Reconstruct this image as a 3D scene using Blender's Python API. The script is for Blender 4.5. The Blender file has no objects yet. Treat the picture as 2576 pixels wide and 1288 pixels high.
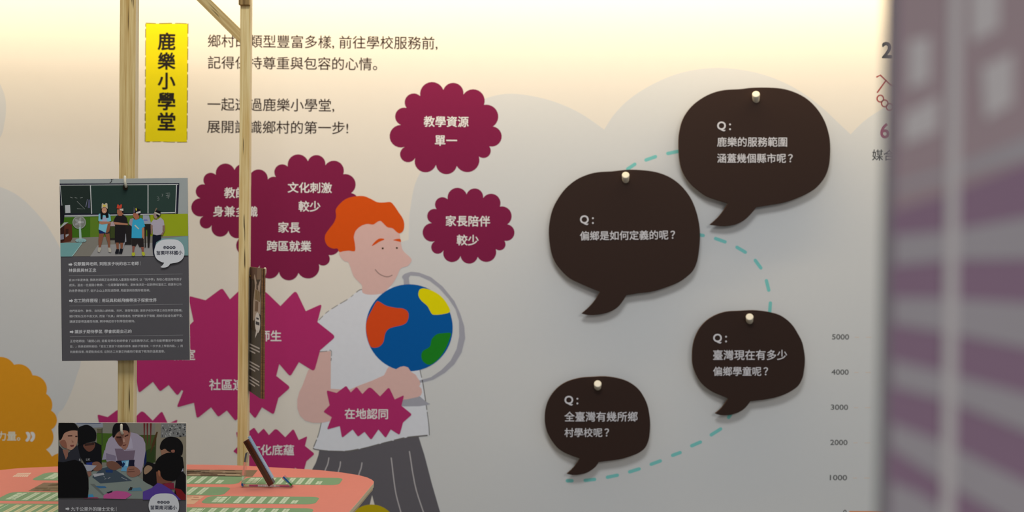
import bpy, bmesh, math, random
from mathutils import Vector, Matrix
from mathutils.geometry import tessellate_polygon

# ------------------------------------------------------------------ camera
SC = bpy.context.scene
F, CX, CY = 2700.0, 1288.0, 644.0            # focal length and centre for a 2576 x 1288 frame
CAM = Vector((0.0, -3.1, 1.35))
ROT = Matrix.Rotation(-0.0044, 3, 'Z') @ Matrix.Rotation(math.pi/2 - 0.0100, 3, 'X') @ Matrix.Rotation(0.0095, 3, 'Z')
cd = bpy.data.cameras.new('camera')
cd.sensor_fit = 'HORIZONTAL'; cd.sensor_width = 36.0; cd.lens = 36.0*F/2576
cd.clip_start = 0.02; cd.clip_end = 60
cd.dof.use_dof = True; cd.dof.focus_distance = 1.88; cd.dof.aperture_fstop = 6.2
cam = bpy.data.objects.new('camera', cd); SC.collection.objects.link(cam)
cam.matrix_world = Matrix.Translation(CAM) @ ROT.to_4x4()
SC.camera = cam
# ------------------------------------------------------------------ world, lights, exposure
wd = bpy.data.worlds.new('hall'); SC.world = wd; wd.use_nodes = True
bg = wd.node_tree.nodes['Background']; bg.inputs[0].default_value = (0.80, 0.90, 1.0, 1); bg.inputs[1].default_value = 0.20
def area(name, loc, rot, sx, sy, power, color):
    l = bpy.data.lights.new(name, 'AREA'); l.shape = 'RECTANGLE'; l.size = sx; l.size_y = sy
    l.energy = power; l.color = color
    o = bpy.data.objects.new(name, l); SC.collection.objects.link(o)
    o.location = loc; o.rotation_euler = rot
    return o
area('wall_washer_light', (-0.15, -0.16, 2.26), (0, 0, 0), 7.0, 0.04, 32, (1.0, 0.76, 0.44))
area('ceiling_light', (-0.05, -2.45, 3.25), (math.radians(32), 0, 0), 0.9, 0.6, 22, (0.98, 0.975, 0.95))
area('panel_fill_light', (1.6, -5.0, 2.7), (math.radians(62), 0, math.radians(12)), 1.6, 0.9, 26, (1.0, 0.93, 0.85))  # unseen fill lamp behind the camera, added to brighten the near purple panel
SC.view_settings.view_transform = 'Standard'; SC.view_settings.look = 'None'
SC.view_settings.exposure = 0.30; SC.view_settings.gamma = 1.0; SC.view_settings.use_curve_mapping = False
SC.cycles.use_denoising = True
SC.cycles.max_bounces = 10; SC.cycles.caustics_reflective = False

# ------------------------------------------------------------------ materials
def lin(c):
    return [((v/255)/12.92 if v/255 <= 0.04045 else ((v/255+0.055)/1.055)**2.4) for v in c]
_M = {}
def mat(rgb, rough=0.75, spec=0.12, name=None, noise=0.03, scale=60.0):
    """matt printed / painted surface of an sRGB colour, with a faint procedural mottle"""
    key = (tuple(rgb), rough, spec, noise, name)
    if key in _M: return _M[key]
    m = bpy.data.materials.new(name or 'ink_%02x%02x%02x' % tuple(int(v) for v in rgb)); m.use_nodes = True
    nt = m.node_tree; b = nt.nodes['Principled BSDF']
    b.inputs['Roughness'].default_value = rough; b.inputs['Specular IOR Level'].default_value = spec
    c = lin(rgb)
    if noise > 0:
        tc = nt.nodes.new('ShaderNodeTexCoord'); n = nt.nodes.new('ShaderNodeTexNoise')
        n.inputs['Scale'].default_value = scale; n.inputs['Detail'].default_value = 3
        mx = nt.nodes.new('ShaderNodeMix'); mx.data_type = 'RGBA'
        mx.inputs[6].default_value = [v*(1-noise) for v in c]+[1]; mx.inputs[7].default_value = [min(1, v*(1+noise)) for v in c]+[1]
        nt.links.new(tc.outputs['Object'], n.inputs['Vector']); nt.links.new(n.outputs['Fac'], mx.inputs[0])
        nt.links.new(mx.outputs[2], b.inputs['Base Color'])
    else:
        b.inputs['Base Color'].default_value = c+[1]
    _M[key] = m
    return m
def wood(name, light, dark, axis='Z', sharp=70.0):
    m = bpy.data.materials.new(name); m.use_nodes = True
    nt = m.node_tree; b = nt.nodes['Principled BSDF']; b.inputs['Roughness'].default_value = 0.6
    b.inputs['Specular IOR Level'].default_value = 0.3
    tc = nt.nodes.new('ShaderNodeTexCoord'); mp = nt.nodes.new('ShaderNodeMapping')
    s = {'X': (0.9, 1, 1), 'Y': (1, 0.9, 1), 'Z': (1, 1, 0.9)}[axis]
    k = sharp
    mp.inputs['Scale'].default_value = [v*k if v == 1 else 1.6 for v in s]
    nt.links.new(tc.outputs['Object'], mp.inputs['Vector'])
    n = nt.nodes.new('ShaderNodeTexNoise'); n.inputs['Scale'].default_value = 2.6; n.inputs['Detail'].default_value = 6; n.inputs['Roughness'].default_value = 0.62
    nt.links.new(mp.outputs[0], n.inputs['Vector'])
    r = nt.nodes.new('ShaderNodeValToRGB')
    r.color_ramp.elements[0].position = 0.36; r.color_ramp.elements[0].color = lin(dark)+[1]
    r.color_ramp.elements[1].position = 0.60; r.color_ramp.elements[1].color = lin(light)+[1]
    nt.links.new(n.outputs['Fac'], r.inputs[0])
    # sparse dark pith slits running with the grain
    mp2 = nt.nodes.new('ShaderNodeMapping'); mp2.inputs['Scale'].default_value = [v*230 if v == 1 else 9.0 for v in s]
    nt.links.new(tc.outputs['Object'], mp2.inputs['Vector'])
    n2 = nt.nodes.new('ShaderNodeTexNoise'); n2.inputs['Scale'].default_value = 1.0; n2.inputs['Detail'].default_value = 1
    nt.links.new(mp2.outputs[0], n2.inputs['Vector'])
    r2 = nt.nodes.new('ShaderNodeValToRGB'); r2.color_ramp.elements[0].position = 0.72; r2.color_ramp.elements[1].position = 0.76
    nt.links.new(n2.outputs['Fac'], r2.inputs[0])
    mx = nt.nodes.new('ShaderNodeMix'); mx.data_type = 'RGBA'; mx.inputs[7].default_value = lin((70, 48, 20))+[1]
    nt.links.new(r2.outputs[0], mx.inputs[0]); nt.links.new(r.outputs[0], mx.inputs[6]); nt.links.new(mx.outputs[2], b.inputs['Base Color'])
    bp = nt.nodes.new('ShaderNodeBump'); bp.inputs['Strength'].default_value = 0.15; bp.inputs['Distance'].default_value = 0.001
    nt.links.new(n.outputs['Fac'], bp.inputs['Height']); nt.links.new(bp.outputs[0], b.inputs['Normal'])
    return m
def plain(name, rgb, rough=0.4, metal=0.0, trans=0.0, ior=1.45, spec=0.5):
    m = bpy.data.materials.new(name); m.use_nodes = True; b = m.node_tree.nodes['Principled BSDF']
    b.inputs['Base Color'].default_value = lin(rgb)+[1]; b.inputs['Roughness'].default_value = rough; b.inputs['Metallic'].default_value = metal
    b.inputs['Transmission Weight'].default_value = trans; b.inputs['IOR'].default_value = ior; b.inputs['Specular IOR Level'].default_value = spec
    return m
WHITE_PT = [(100, (255, 240, 210)), (300, (226, 212, 190)), (550, (198, 192, 182)), (950, (172, 171, 166)), (1250, (152, 154, 153))]
def wp(y):
    for (a, ca), (b, cb) in zip(WHITE_PT, WHITE_PT[1:]):
        if y <= b:
            t = max(0, (y-a)/(b-a)); return [ca[i]*(1-t)+cb[i]*t for i in range(3)]
    return WHITE_PT[-1][1]
def srgb(l):
    return [255*(12.92*v if v <= 0.0031308 else 1.055*v**(1/2.4)-0.055) for v in l]
def ink(rgb, y=None, w=None, k=0.74, **kw):
    """ink colour from a colour seen at photo height y, taking out the light that falls there"""
    W = lin(w if w is not None else wp(y)); c = lin(rgb)
    return mat(tuple(round(v) for v in srgb([min(0.92, a/b*k) for a, b in zip(c, W)])), **kw)

# ------------------------------------------------------------------ frames and flat art
def ray(px, py):
    return ROT @ Vector(((px-CX)/F, -(py-CY)/F, -1.0))
class Frame:
    """a real plane in the place: origin, right, up; N points out of the printed side"""
    def __init__(s, O, X, Y):
        s.O = Vector(O); s.X = Vector(X).normalized(); s.N = s.X.cross(Vector(Y)).normalized(); s.Y = s.N.cross(s.X)
        s.M = Matrix((s.X, s.Y, s.N)).transposed().to_4x4(); s.M.translation = s.O
    def hit(s, px, py, lift=0.0):
        d = ray(px, py); P = CAM + d*(((s.O + s.N*lift - CAM).dot(s.N))/d.dot(s.N)) - s.O
        return (P.dot(s.X), P.dot(s.Y))
    def hits(s, pts, lift=0.0): return [s.hit(*p, lift) for p in pts]
def zoom(ox, oy, k): return lambda pts: [(ox+x/k, oy+y/k) for x, y in pts]
def smooth(pts, n=6, closed=True):
    out = []; N = len(pts)
    for i in range(N if closed else N-1):
        if closed: p = [pts[(i+j-1) % N] for j in range(4)]
        else: p = [pts[min(max(i+j-1, 0), N-1)] for j in range(4)]
        for k in range(n):
            t = k/n
            out.append(tuple(0.5*(2*p[1][a]+(p[2][a]-p[0][a])*t+(2*p[0][a]-5*p[1][a]+4*p[2][a]-p[3][a])*t*t+(3*p[1][a]-p[0][a]-3*p[2][a]+p[3][a])*t**3) for a in (0, 1)))
    if not closed: out.append(pts[-1])
    return out
def arc3(a, p, b, n=10):
    (x1, y1), (x2, y2), (x3, y3) = a, p, b
    d = 2*(x1*(y2-y3)+x2*(y3-y1)+x3*(y1-y2))
    if abs(d) < 1e-9: return [a, p]
    ux = ((x1*x1+y1*y1)*(y2-y3)+(x2*x2+y2*y2)*(y3-y1)+(x3*x3+y3*y3)*(y1-y2))/d
    uy = ((x1*x1+y1*y1)*(x3-x2)+(x2*x2+y2*y2)*(x1-x3)+(x3*x3+y3*y3)*(x2-x1))/d
    r = math.hypot(x1-ux, y1-uy)
    t1, t2, t3 = (math.atan2(y-uy, x-ux) for x, y in (a, p, b))
    T = 2*math.pi; f = lambda t: (t-t1) % T
    sw = f(t3) if f(t2) < f(t3) else f(t3)-T
    return [(ux+r*math.cos(t1+sw*i/n), uy+r*math.sin(t1+sw*i/n)) for i in range(n)]
def circ(x, y, r, ry=None, n=24, rot=0):
    ry = ry or r; c, s = math.cos(rot), math.sin(rot)
    return [(x+r*math.cos(a)*c-ry*math.sin(a)*s, y+r*math.cos(a)*s+ry*math.sin(a)*c) for a in (2*math.pi*i/n for i in range(n))]
def stroke(pts, w, cap=True):
    """outline of a pen line of width w through pts"""
    L, R = [], []
    for i, p in enumerate(pts):
        a = pts[max(i-1, 0)]; b = pts[min(i+1, len(pts)-1)]
        dx, dy = b[0]-a[0], b[1]-a[1]; l = math.hypot(dx, dy) or 1; nx, ny = -dy/l*w/2, dx/l*w/2
        L.append((p[0]+nx, p[1]+ny)); R.append((p[0]-nx, p[1]-ny))
    if not cap: return L+R[::-1]
    def capo(p, q, r):   # round end from q to r about p
        a0 = math.atan2(q[1]-p[1], q[0]-p[0]); return [(p[0]+w/2*math.cos(a0-math.pi*i/5), p[1]+w/2*math.sin(a0-math.pi*i/5)) for i in range(1, 5)]
    return L+capo(pts[-1], L[-1], R[-1])+R[::-1]+capo(pts[0], R[0], L[0])
_TX = {}
def glyphs(s, bold):
    k = (s, bold)
    if k in _TX: return _TX[k]
    c = bpy.data.curves.new('lettering', 'FONT'); c.body = s; c.size = 1; c.resolution_u = 2 if bold == 0 else 4; c.offset = 0.0015 if '童' in s else 0; c.fill_mode = 'FRONT'
    o = bpy.data.objects.new('lettering', c); SC.collection.objects.link(o)
    dg = bpy.context.evaluated_depsgraph_get(); me = bpy.data.meshes.new_from_object(o.evaluated_get(dg))
    V = [(v.co.x, v.co.y) for v in me.vertices]; Fs = [tuple(p.vertices) for p in me.polygons]
    bpy.data.objects.remove(o); bpy.data.curves.remove(c); bpy.data.meshes.remove(me)
    if bold > 0:      # heavier weight: the same outlines laid again a hair to each side
        V0, F0, V, Fs = V, Fs, [], []
        for i in range(8):
            dx, dy = bold*math.cos(i*math.pi/4), bold*math.sin(i*math.pi/4); b = len(V)
            V += [(x+dx, y+dy) for x, y in V0]; Fs += [tuple(b+j for j in f) for f in F0]
    _TX[k] = (V, Fs); return _TX[k]
class Art:
    """flat shapes in one frame, collected into one mesh"""
    def __init__(s, fr, step=0.0004, base=0.0): s.fr = fr; s.V = []; s.F = []; s.I = []; s.m = []; s.step = step; s.base = base
    def mi(s, m):
        if m not in s.m: s.m.append(m)
        return s.m.index(m)
    def z(s, layer): return s.base + s.step*layer
    def uv(s, pts, m, layer=1):
        b = len(s.V); z = s.z(layer); i = s.mi(m)
        A = sum(pts[j-1][0]*pts[j][1]-pts[j][0]*pts[j-1][1] for j in range(len(pts)))
        if A < 0: pts = pts[::-1]
        s.V += [(x, y, z) for x, y in pts]
        for t in tessellate_polygon([[Vector((x, y, 0)) for x, y in pts]]):
            a, q, c = t
            ar = (pts[q][0]-pts[a][0])*(pts[c][1]-pts[a][1])-(pts[c][0]-pts[a][0])*(pts[q][1]-pts[a][1])
            s.F.append((b+a, b+q, b+c) if ar > 0 else (b+a, b+c, b+q)); s.I.append(i)
        return s
    def poly(s, pts, m, layer=1): return s.uv(s.fr.hits(pts, s.z(layer)), m, layer)
    def blob(s, pts, m, layer=1, n=5): return s.poly(smooth(pts, n), m, layer)
    def line(s, pts, w, m, layer=1, sm=0, cap=True):
        if sm: pts = smooth(pts, sm, False)
        return s.poly(stroke(pts, w, cap), m, layer)
    def text(s, t, x0, x1, yc, m, layer=2, bold=0.012, rot=0.0, h=None, turn=None):
        """lettering from photo column x0 to x1, centred at height yc"""
        V, Fs = glyphs(t[:-1].replace(',', ', ')+t[-1], bold)
        if not V: return s
        a0 = min(v[0] for v in V); a1 = max(v[0] for v in V); b0 = min(v[1] for v in V); b1 = max(v[1] for v in V)
        xm = (x0+x1)/2; z = s.z(layer); u0 = s.fr.hit(x0, yc, z); u1 = s.fr.hit(x1, yc, z); um = s.fr.hit(xm, yc, z)
        k = math.hypot(u1[0]-u0[0], u1[1]-u0[1])/(a1-a0); ky = k
        if h is not None:
            w0 = s.fr.hit(xm, yc-h/2, z); w1 = s.fr.hit(xm, yc+h/2, z); ky = math.hypot(w1[0]-w0[0], w1[1]-w0[1])/(b1-b0)
        c, sn = math.cos(rot), math.sin(rot); b = len(s.V); i = s.mi(m)
        nv = len(V)//8 if bold > 0 else len(V)
        for j, (x, y) in enumerate(V):
            X = (x-(a0+a1)/2)*k; Y = (y-(b0+b1)/2)*ky
            s.V.append((um[0]+X*c-Y*sn, um[1]+X*sn+Y*c, z+s.step*0.1*(j//nv)))
        s.F += [tuple(b+j for j in f) for f in Fs]; s.I += [i]*len(Fs)
        return s
    def centre(s):
        return Vector(((min(v[0] for v in s.V)+max(v[0] for v in s.V))/2, (min(v[1] for v in s.V)+max(v[1] for v in s.V))/2, 0))
    def build(s, name, parent=None, c=None):
        c = c if c is not None else (parent['_c'] if parent and '_c' in parent else Vector((0, 0, 0)))
        c = Vector(c)
        me = bpy.data.meshes.new(name); me.from_pydata([(v[0]-c.x, v[1]-c.y, v[2]-c.z) for v in s.V], [], s.F)
        for m in s.m: me.materials.append(m)
        me.polygons.foreach_set('material_index', s.I); me.update()
        o = bpy.data.objects.new(name, me); SC.collection.objects.link(o)
        if parent: o.parent = parent
        else: o.matrix_world = s.fr.M @ Matrix.Translation(c)
        return o
CENT = {}
def tag(o, label=None, cat=None, group=None, kind=None):
    if label: o['label'] = label
    if cat: o['category'] = cat
    if group: o['group'] = group
    if kind: o['kind'] = kind
    return o
def root_of(art, name):
    """top-level mesh made of art, remembering its centre for its parts"""
    c = art.centre(); o = art.build(name, None, c); CENT[o.name] = c; return o
def part(art, name, parent, top=None):
    o = art.build(name, parent, CENT[(top or parent).name]); return o
# solids
def mesh_obj(name, bm, m, parent=None, smooth_=False, bevel=0.0, seg=2):
    me = bpy.data.meshes.new(name); bmesh.ops.recalc_face_normals(bm, faces=bm.faces); bm.to_mesh(me); bm.free()
    for x in (m if isinstance(m, list) else [m]): me.materials.append(x)
    o = bpy.data.objects.new(name, me); SC.collection.objects.link(o)
    if smooth_:
        for p in me.polygons: p.use_smooth = True
    if bevel:
        b = o.modifiers.new('bevel', 'BEVEL'); b.width = bevel; b.segments = seg; b.limit_method = 'ANGLE'
    if parent: o.parent = parent
    return o
def box(bm, x0, x1, y0, y1, z0, z1, mtx=None):
    v = [bm.verts.new((x, y, z)) for x in (x0, x1) for y in (y0, y1) for z in (z0, z1)]
    for f in ((0, 1, 3, 2), (4, 6, 7, 5), (0, 4, 5, 1), (2, 3, 7, 6), (0, 2, 6, 4), (1, 5, 7, 3)): bm.faces.new([v[i] for i in f])
    if mtx is not None: bmesh.ops.transform(bm, matrix=mtx, verts=v)
    return v
def prism(bm, pts, z0, z1, side_index=0):
    A = sum(pts[j-1][0]*pts[j][1]-pts[j][0]*pts[j-1][1] for j in range(len(pts)))
    if A < 0: pts = pts[::-1]
    a = [bm.verts.new((x, y, z0)) for x, y in pts]; b = [bm.verts.new((x, y, z1)) for x, y in pts]
    bm.faces.new(b); bm.faces.new(a[::-1])
    for i in range(len(pts)):
        f = bm.faces.new((a[i-1], a[i], b[i], b[i-1])); f.material_index = side_index
def tube(bm, path, r, n=12):
    """round bar through 3-D points with domed ends"""
    P = [Vector(p) for p in path]; rings = []
    def ring(c, t, rr):
        t = t.normalized(); u = t.cross(Vector((0.31, 0.77, 0.55))).normalized(); w = t.cross(u)
        return [bm.verts.new(c+(u*math.cos(2*math.pi*i/n)+w*math.sin(2*math.pi*i/n))*rr) for i in range(n)]
    for i, p in enumerate(P):
        t = (P[min(i+1, len(P)-1)]-P[max(i-1, 0)]).normalized()
        if i == 0:
            for a in (80, 45): rings.append(ring(p-t*r*math.sin(math.radians(a)), t, r*math.cos(math.radians(a))))
        rings.append(ring(p, t, r))
        if i == len(P)-1:
            for a in (45, 80): rings.append(ring(p+t*r*math.sin(math.radians(a)), t, r*math.cos(math.radians(a))))
    for A, B in zip(rings, rings[1:]):
        for i in range(n): bm.faces.new((A[i-1], A[i], B[i], B[i-1]))
    bm.faces.new(rings[0][::-1]); bm.faces.new(rings[-1])
def empty(name, loc, mtx=None):
    o = bpy.data.objects.new(name, None); SC.collection.objects.link(o); o.empty_display_size = 0.1
    if mtx is not None: o.matrix_world = mtx
    else: o.location = loc
    return o

# ------------------------------------------------------------------ the room
PAPER = mat((242, 237, 228), rough=0.85, name='wall_print_paper', noise=0.012, scale=25)
bm = bmesh.new(); box(bm, -4.5, 4.5, 0.0, 0.1, 0, 3.4)
tag(mesh_obj('wall_back', bm, PAPER), 'pale printed exhibition wall behind everything', kind='structure')
bm = bmesh.new(); box(bm, -4.5, 4.5, -6.0, 0.0, -0.1, 0)
tag(mesh_obj('floor', bm, mat((120, 118, 115), name='floor_carpet', noise=0.1)), 'grey hall floor', kind='structure')
W = Frame((0, 0, 0), (1, 0, 0), (0, 0, 1))
def wart(): return Art(W, 0.00005)

# ------------------------------------------------------------------ printed clouds
CLOUD = mat((225, 228, 230), rough=0.85, noise=0.01)
a = wart().blob([(-160, 470), (-60, 455), (0, 470), (45, 492), (85, 528), (125, 578), (163, 650), (192, 740), (206, 830), (203, 911), (195, 939), (185, 971), (172, 1003), (158, 1029), (146, 1042), (130, 1100), (60, 1200), (-160, 1250)], CLOUD, 1)
tag(root_of(a, 'printed_cloud'), 'large pale grey cloud printed behind the orange blossom and the upper photo card', 'cloud print', 'pale grey clouds printed on the wall')
a = wart().blob([(-100, 165), (-20, 190), (5, 222), (15, 262), (11, 310), (-3, 350), (-60, 400), (-120, 380)], CLOUD, 1)
tag(root_of(a, 'printed_cloud'), 'edge of a pale grey cloud cut by the frame, high up above the big cloud', 'cloud print', 'pale grey clouds printed on the wall')
up = arc3((1520, 326), (1276, 236), (1120, 330)); up2 = [(1520, 326)]+arc3((2140, 338), (1815, 172), (1530, 310), 24)[::-1]
rim = [(1028, 603), (1030, 540), (1042, 470), (1062, 425), (1090, 370), (1125, 320), (1165, 278), (1215, 250), (1275, 236), (1340, 242), (1400, 258), (1460, 285), (1520, 326),
       (1545, 288), (1585, 248), (1640, 213), (1700, 187), (1760, 174), (1820, 171), (1890, 180), (1950, 198), (2010, 228), (2065, 268), (2110, 310), (2140, 338), (2170, 308), (2210, 280), (2290, 240), (2400, 220), (2700, 260), (2900, 400)]
a = wart().poly(rim[:1]+smooth(rim[1:13], 5, False)+smooth(rim[12:25], 5, False)[1:]+smooth(rim[24:], 5, False)[1:]+[(2900, 1700), (985, 1700), (960, 1000), (970, 640), (1000, 612)], CLOUD, 1)
tag(root_of(a, 'printed_cloud'), 'wide pale grey cloud bank printed behind the dark speech bubble boards', 'cloud print', 'pale grey clouds printed on the wall')

# ------------------------------------------------------------------ scalloped badges
FL_C = [(400, 118), (530, 148), (663, 215), (722, 355), (698, 485), (630, 550), (487, 612), (352, 605), (218, 560), (150, 488), (125, 345), (162, 235), (250, 158)]
FL_P = [(468, 72), (627, 122), (752, 268), (778, 420), (692, 548), (588, 645), (428, 665), (272, 652), (140, 577), (52, 415), (98, 258), (180, 148), (322, 67)]
FL = []
for i in range(len(FL_C)):
    FL += arc3(FL_C[i], FL_P[i], FL_C[(i+1) % len(FL_C)], 12)
def fit_shape(S, box_, b=(52, 66, 780, 667)):
    x0, y0, x1, y1 = box_
    return [(x0+(x-b[0])/(b[2]-b[0])*(x1-x0), y0+(y-b[1])/(b[3]-b[1])*(y1-y0)) for x, y in S]
WINE = ink((120, 27, 62), 550); PALE = ink((222, 205, 208), 550, k=0.8)
def badge(bx, lines, label, layer):
    o = root_of(wart().poly(fit_shape(FL, bx), WINE, layer), 'scalloped_badge')
    tag(o, label, 'wall badge', 'dark wine scalloped badges on the wall')
    for s, x0, x1, y in lines: part(wart().text(s, x0, x1, y, PALE, layer+6, 0.016), 'lettering', o)
badge((980, 206, 1263, 439), [('教學資源', 1066, 1179, 306), ('單一', 1094, 1150, 354)], 'wine scalloped badge reading 教學資源 單一, topmost on the wall', 2)
badge((1063, 472, 1295, 664), [('家長陪伴', 1121, 1233, 556), ('較少', 1149, 1204, 604)], 'wine scalloped badge reading 家長陪伴 較少, right of the red-haired man', 2)
badge((481, 411, 709, 600), [('教師', 564, 620, 485), ('身兼多職', 536, 648, 532)], 'wine scalloped badge reading 教師 身兼多職, crossed by the rear post', 2)
badge((657, 388, 903, 591), [('文化刺激', 724, 835, 472), ('較少', 751, 806, 519)], 'wine scalloped badge reading 文化刺激 較少, above left of the red hair', 3)
badge((594, 493, 856, 706), [('家長', 700, 755, 572), ('跨區就業', 671, 783, 619)], 'wine scalloped badge reading 家長 跨區就業, below the 文化刺激 badge', 4)
# ------------------------------------------------------------------ star bursts
BU_T = [(305, 355), (335, 155), (520, 112), (617, 122), (740, 118), (918, 125), (1060, 200), (1135, 380), (1018, 572), (888, 600), (752, 618), (630, 588), (480, 600), (338, 522)]
BU_V = [(365, 295), (430, 180), (562, 175), (670, 190), (835, 212), (972, 240), (1035, 300), (1050, 455), (935, 520), (820, 520), (690, 542), (580, 520), (460, 488), (385, 405)]
BU = []
for i in range(14):
    v0, t, v1 = BU_V[i-1], BU_T[i], BU_V[i]
    r = 0.34 if i in (4,) else 0.2
    p = (t[0]+(v0[0]-t[0])*r, t[1]+(v0[1]-t[1])*r); q = (t[0]+(v1[0]-t[0])*r, t[1]+(v1[1]-t[1])*r)
    BU.append(v0)
    BU += [tuple((1-k)**2*p[a]+2*k*(1-k)*(1.12*t[a]-.12*(p[a]+q[a])/2)+k*k*q[a] for a in (0, 1)) for k in (0, .25, .5, .75, 1)]
PINK = ink((150, 38, 88), 900); PALE2 = ink((214, 190, 198), 900, k=0.8)
def burst(bx, lines, label, layer):
    o = root_of(wart().poly(fit_shape(BU, bx, (305, 112, 1135, 618)), PINK, layer), 'star_burst')
    tag(o, label, 'wall burst', 'magenta star bursts on the wall')
    for s, x0, x1, y in lines: part(wart().text(s, x0, x1, y, PALE2, 19, 0.016), 'lettering', o)
burst((459, 724, 845, 956), [('師生', 652, 708, 845)], 'largest magenta star burst, ending in 師生, overlapping the white shirt', 13)
burst((286, 814, 584, 996), [('教室', 434, 491, 892)], 'magenta star burst half hidden behind the upper photo card and front post', 12)
burst((432, 878, 731, 1060), [('社區連結', 526, 645, 968)], 'magenta star burst reading 社區, below the largest burst', 14)
burst((236, 1030, 468, 1172), [], 'magenta star burst peeking out above the lower photo card', 13)
burst((586, 1075, 792, 1201), [('文化底蘊', 627, 740, 1132)], 'magenta star burst reading 文化底蘊, just above the table', 13)
burst((813, 970, 1037, 1107), [('在地認同', 867, 976, 1041)], "magenta star burst reading 在地認同, in front of the man's white shirt", 15)
tip = wart()
for x, y in ((707, 1177), (745, 1180), (731, 1176)): tip.poly([(x-5, y+6), (x, y-6), (x+5, y+6)], ink((205, 195, 180), 1150), 20)

# ------------------------------------------------------------------ the drawn man with the globe
z4 = zoom(780, 470, 3.902); z5 = zoom(730, 680, 3.39); z6 = zoom(730, 940, 3.70)
SKIN = ink((203, 165, 153), 640); HAIR = ink((205, 76, 15), 560); LINE = ink((110, 105, 100), 800); SHIRT = mat((236, 241, 252)); TROU = ink((74, 73, 78), 1180)
GREY = ink((140, 140, 146), 850)
man = root_of(wart().blob(z4([(285, 630), (300, 690), (340, 730), (375, 740), (400, 800), (430, 880), (480, 935), (510, 970), (510, 1020), (525, 1045), (580, 1058), (660, 1055), (720, 1040), (745, 1018), (790, 975), (830, 920), (858, 868), (890, 802), (955, 778), (990, 740), (995, 710), (970, 680), (930, 645), (905, 610), (890, 540), (880, 470), (860, 400), (720, 330), (560, 340), (400, 420), (330, 540)]), SKIN, 8, 4), 'drawn_man')
tag(man, 'drawn red-haired man in white shirt and dark striped trousers', 'drawn man')
part(wart().blob(z4([(288, 640), (268, 606), (225, 606), (175, 582), (147, 530), (150, 470), (190, 410), (235, 350), (255, 290), (252, 225), (290, 170), (350, 120), (430, 95), (520, 90), (590, 115), (660, 150), (730, 153), (790, 150), (830, 190), (870, 250), (910, 310), (925, 370), (915, 430), (880, 457), (850, 443), (810, 408), (760, 397), (720, 360), (690, 335), (660, 345), (620, 370), (560, 365), (500, 385), (450, 430), (430, 490), (440, 560), (440, 630), (380, 627), (330, 632)]), HAIR, 9, 4), 'hair', man)
for fc in (wart().blob(z4([(605, 580), (640, 535), (680, 508), (725, 510), (722, 522), (680, 540), (640, 565)]), HAIR, 9), wart().blob(z4([(815, 522), (850, 512), (885, 512), (892, 540), (870, 537), (840, 530)]), HAIR, 9)): part(fc, 'eyebrow', man)
for p in ((713, 604), (852, 600)):
    part(wart().poly(z4(circ(*p, 10)), ink((70, 50, 35), 600), 9), 'eye', man)
part(wart().line(z4([(640, 812), (665, 842), (695, 864), (735, 880), (770, 882), (805, 868)]), 2.4, ink((140, 112, 104), 690), 9, 4), 'mouth', man)
tr = wart().poly(z6([(275, 690), (262, 760), (238, 830), (200, 900), (150, 1050), (90, 1300), (40, 1800), (10, 2300), (560, 2300), (600, 1800), (660, 1400), (740, 1220), (762, 1128), (786, 1220), (830, 1400), (890, 1800), (960, 2300), (1640, 2300), (1395, 1288), (1320, 1030), (1250, 760), (1190, 570), (700, 640)]), TROU, 6)
for L in ([(360, 785), (350, 840), (325, 900), (310, 960)], [(468, 820), (463, 865), (450, 905), (440, 960)], [(668, 830), (660, 880), (640, 935), (630, 1000)], [(940, 785), (950, 860), (960, 950), (985, 1120), (1030, 1288), (1060, 1400)], [(1110, 725), (1125, 820), (1140, 920), (1175, 1090), (1240, 1288), (1280, 1400)]):
    tr.line(z6(L), 2.8, ink((140, 139, 140), 1180), 7, 4)
part(tr, 'trousers', man)
sh = wart().poly([(z5([p])[0]) for p in ((612, 163), (580, 175), (500, 240), (400, 300), (310, 360), (240, 430), (226, 450), (240, 560), (250, 692), (350, 686), (346, 1000), (300, 1100))]
                 + z6([(290, 440), (262, 570), (215, 690), (230, 705), (330, 715), (450, 722), (550, 720), (700, 690), (830, 655), (950, 625), (1080, 595), (1200, 582), (1295, 575), (1290, 480), (1270, 320), (1235, 90), (1215, 0)])
                 + z5([(1105, 840), (1050, 500), (900, 150), (850, 135), (800, 200), (620, 195)]), SHIRT, 7)
dk = ink((86, 84, 82), 1000)
def dashes(art, pts, on, off, w, m, layer, seed=1):
    rnd = random.Random(seed); P = smooth(pts, 8, False); d = 0; cur = []; pen = True; lim = on
    for a_, b_ in zip(P, P[1:]):
        l = math.hypot(b_[0]-a_[0], b_[1]-a_[1]); n = max(1, int(l/1.5))
        for i in range(n):
            q = (a_[0]+(b_[0]-a_[0])*i/n, a_[1]+(b_[1]-a_[1])*i/n); d += l/n
            if pen: cur.append(q)
            if d > lim:
                if pen and len(cur) > 2: art.line(cur, w*rnd.uniform(.7, 1.25), m, layer, cap=False)
                cur = []; pen = not pen; d = 0; lim = (on if pen else off)*rnd.uniform(.5, 1.5)
    if pen and len(cur) > 2: art.line(cur, w, m, layer, cap=False)
outl = []
outl.append(wart()); dashes(outl[-1], z5([(612, 163), (580, 175), (500, 240), (400, 300), (310, 360), (240, 430)]), 18, 5, 2.0, ink((130, 125, 118), 780), 8, 2)
outl.append(wart()); dashes(outl[-1], z6([(290, 455), (262, 570), (215, 690)]), 40, 2, 2.2, dk, 8, 3)
outl.append(wart()); dashes(outl[-1], z6([(215, 690), (230, 703), (330, 717), (450, 722), (550, 720), (700, 690), (830, 655), (950, 625), (1080, 595), (1200, 582), (1295, 573)]), 40, 2, 3.0, dk, 8, 4)
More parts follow.
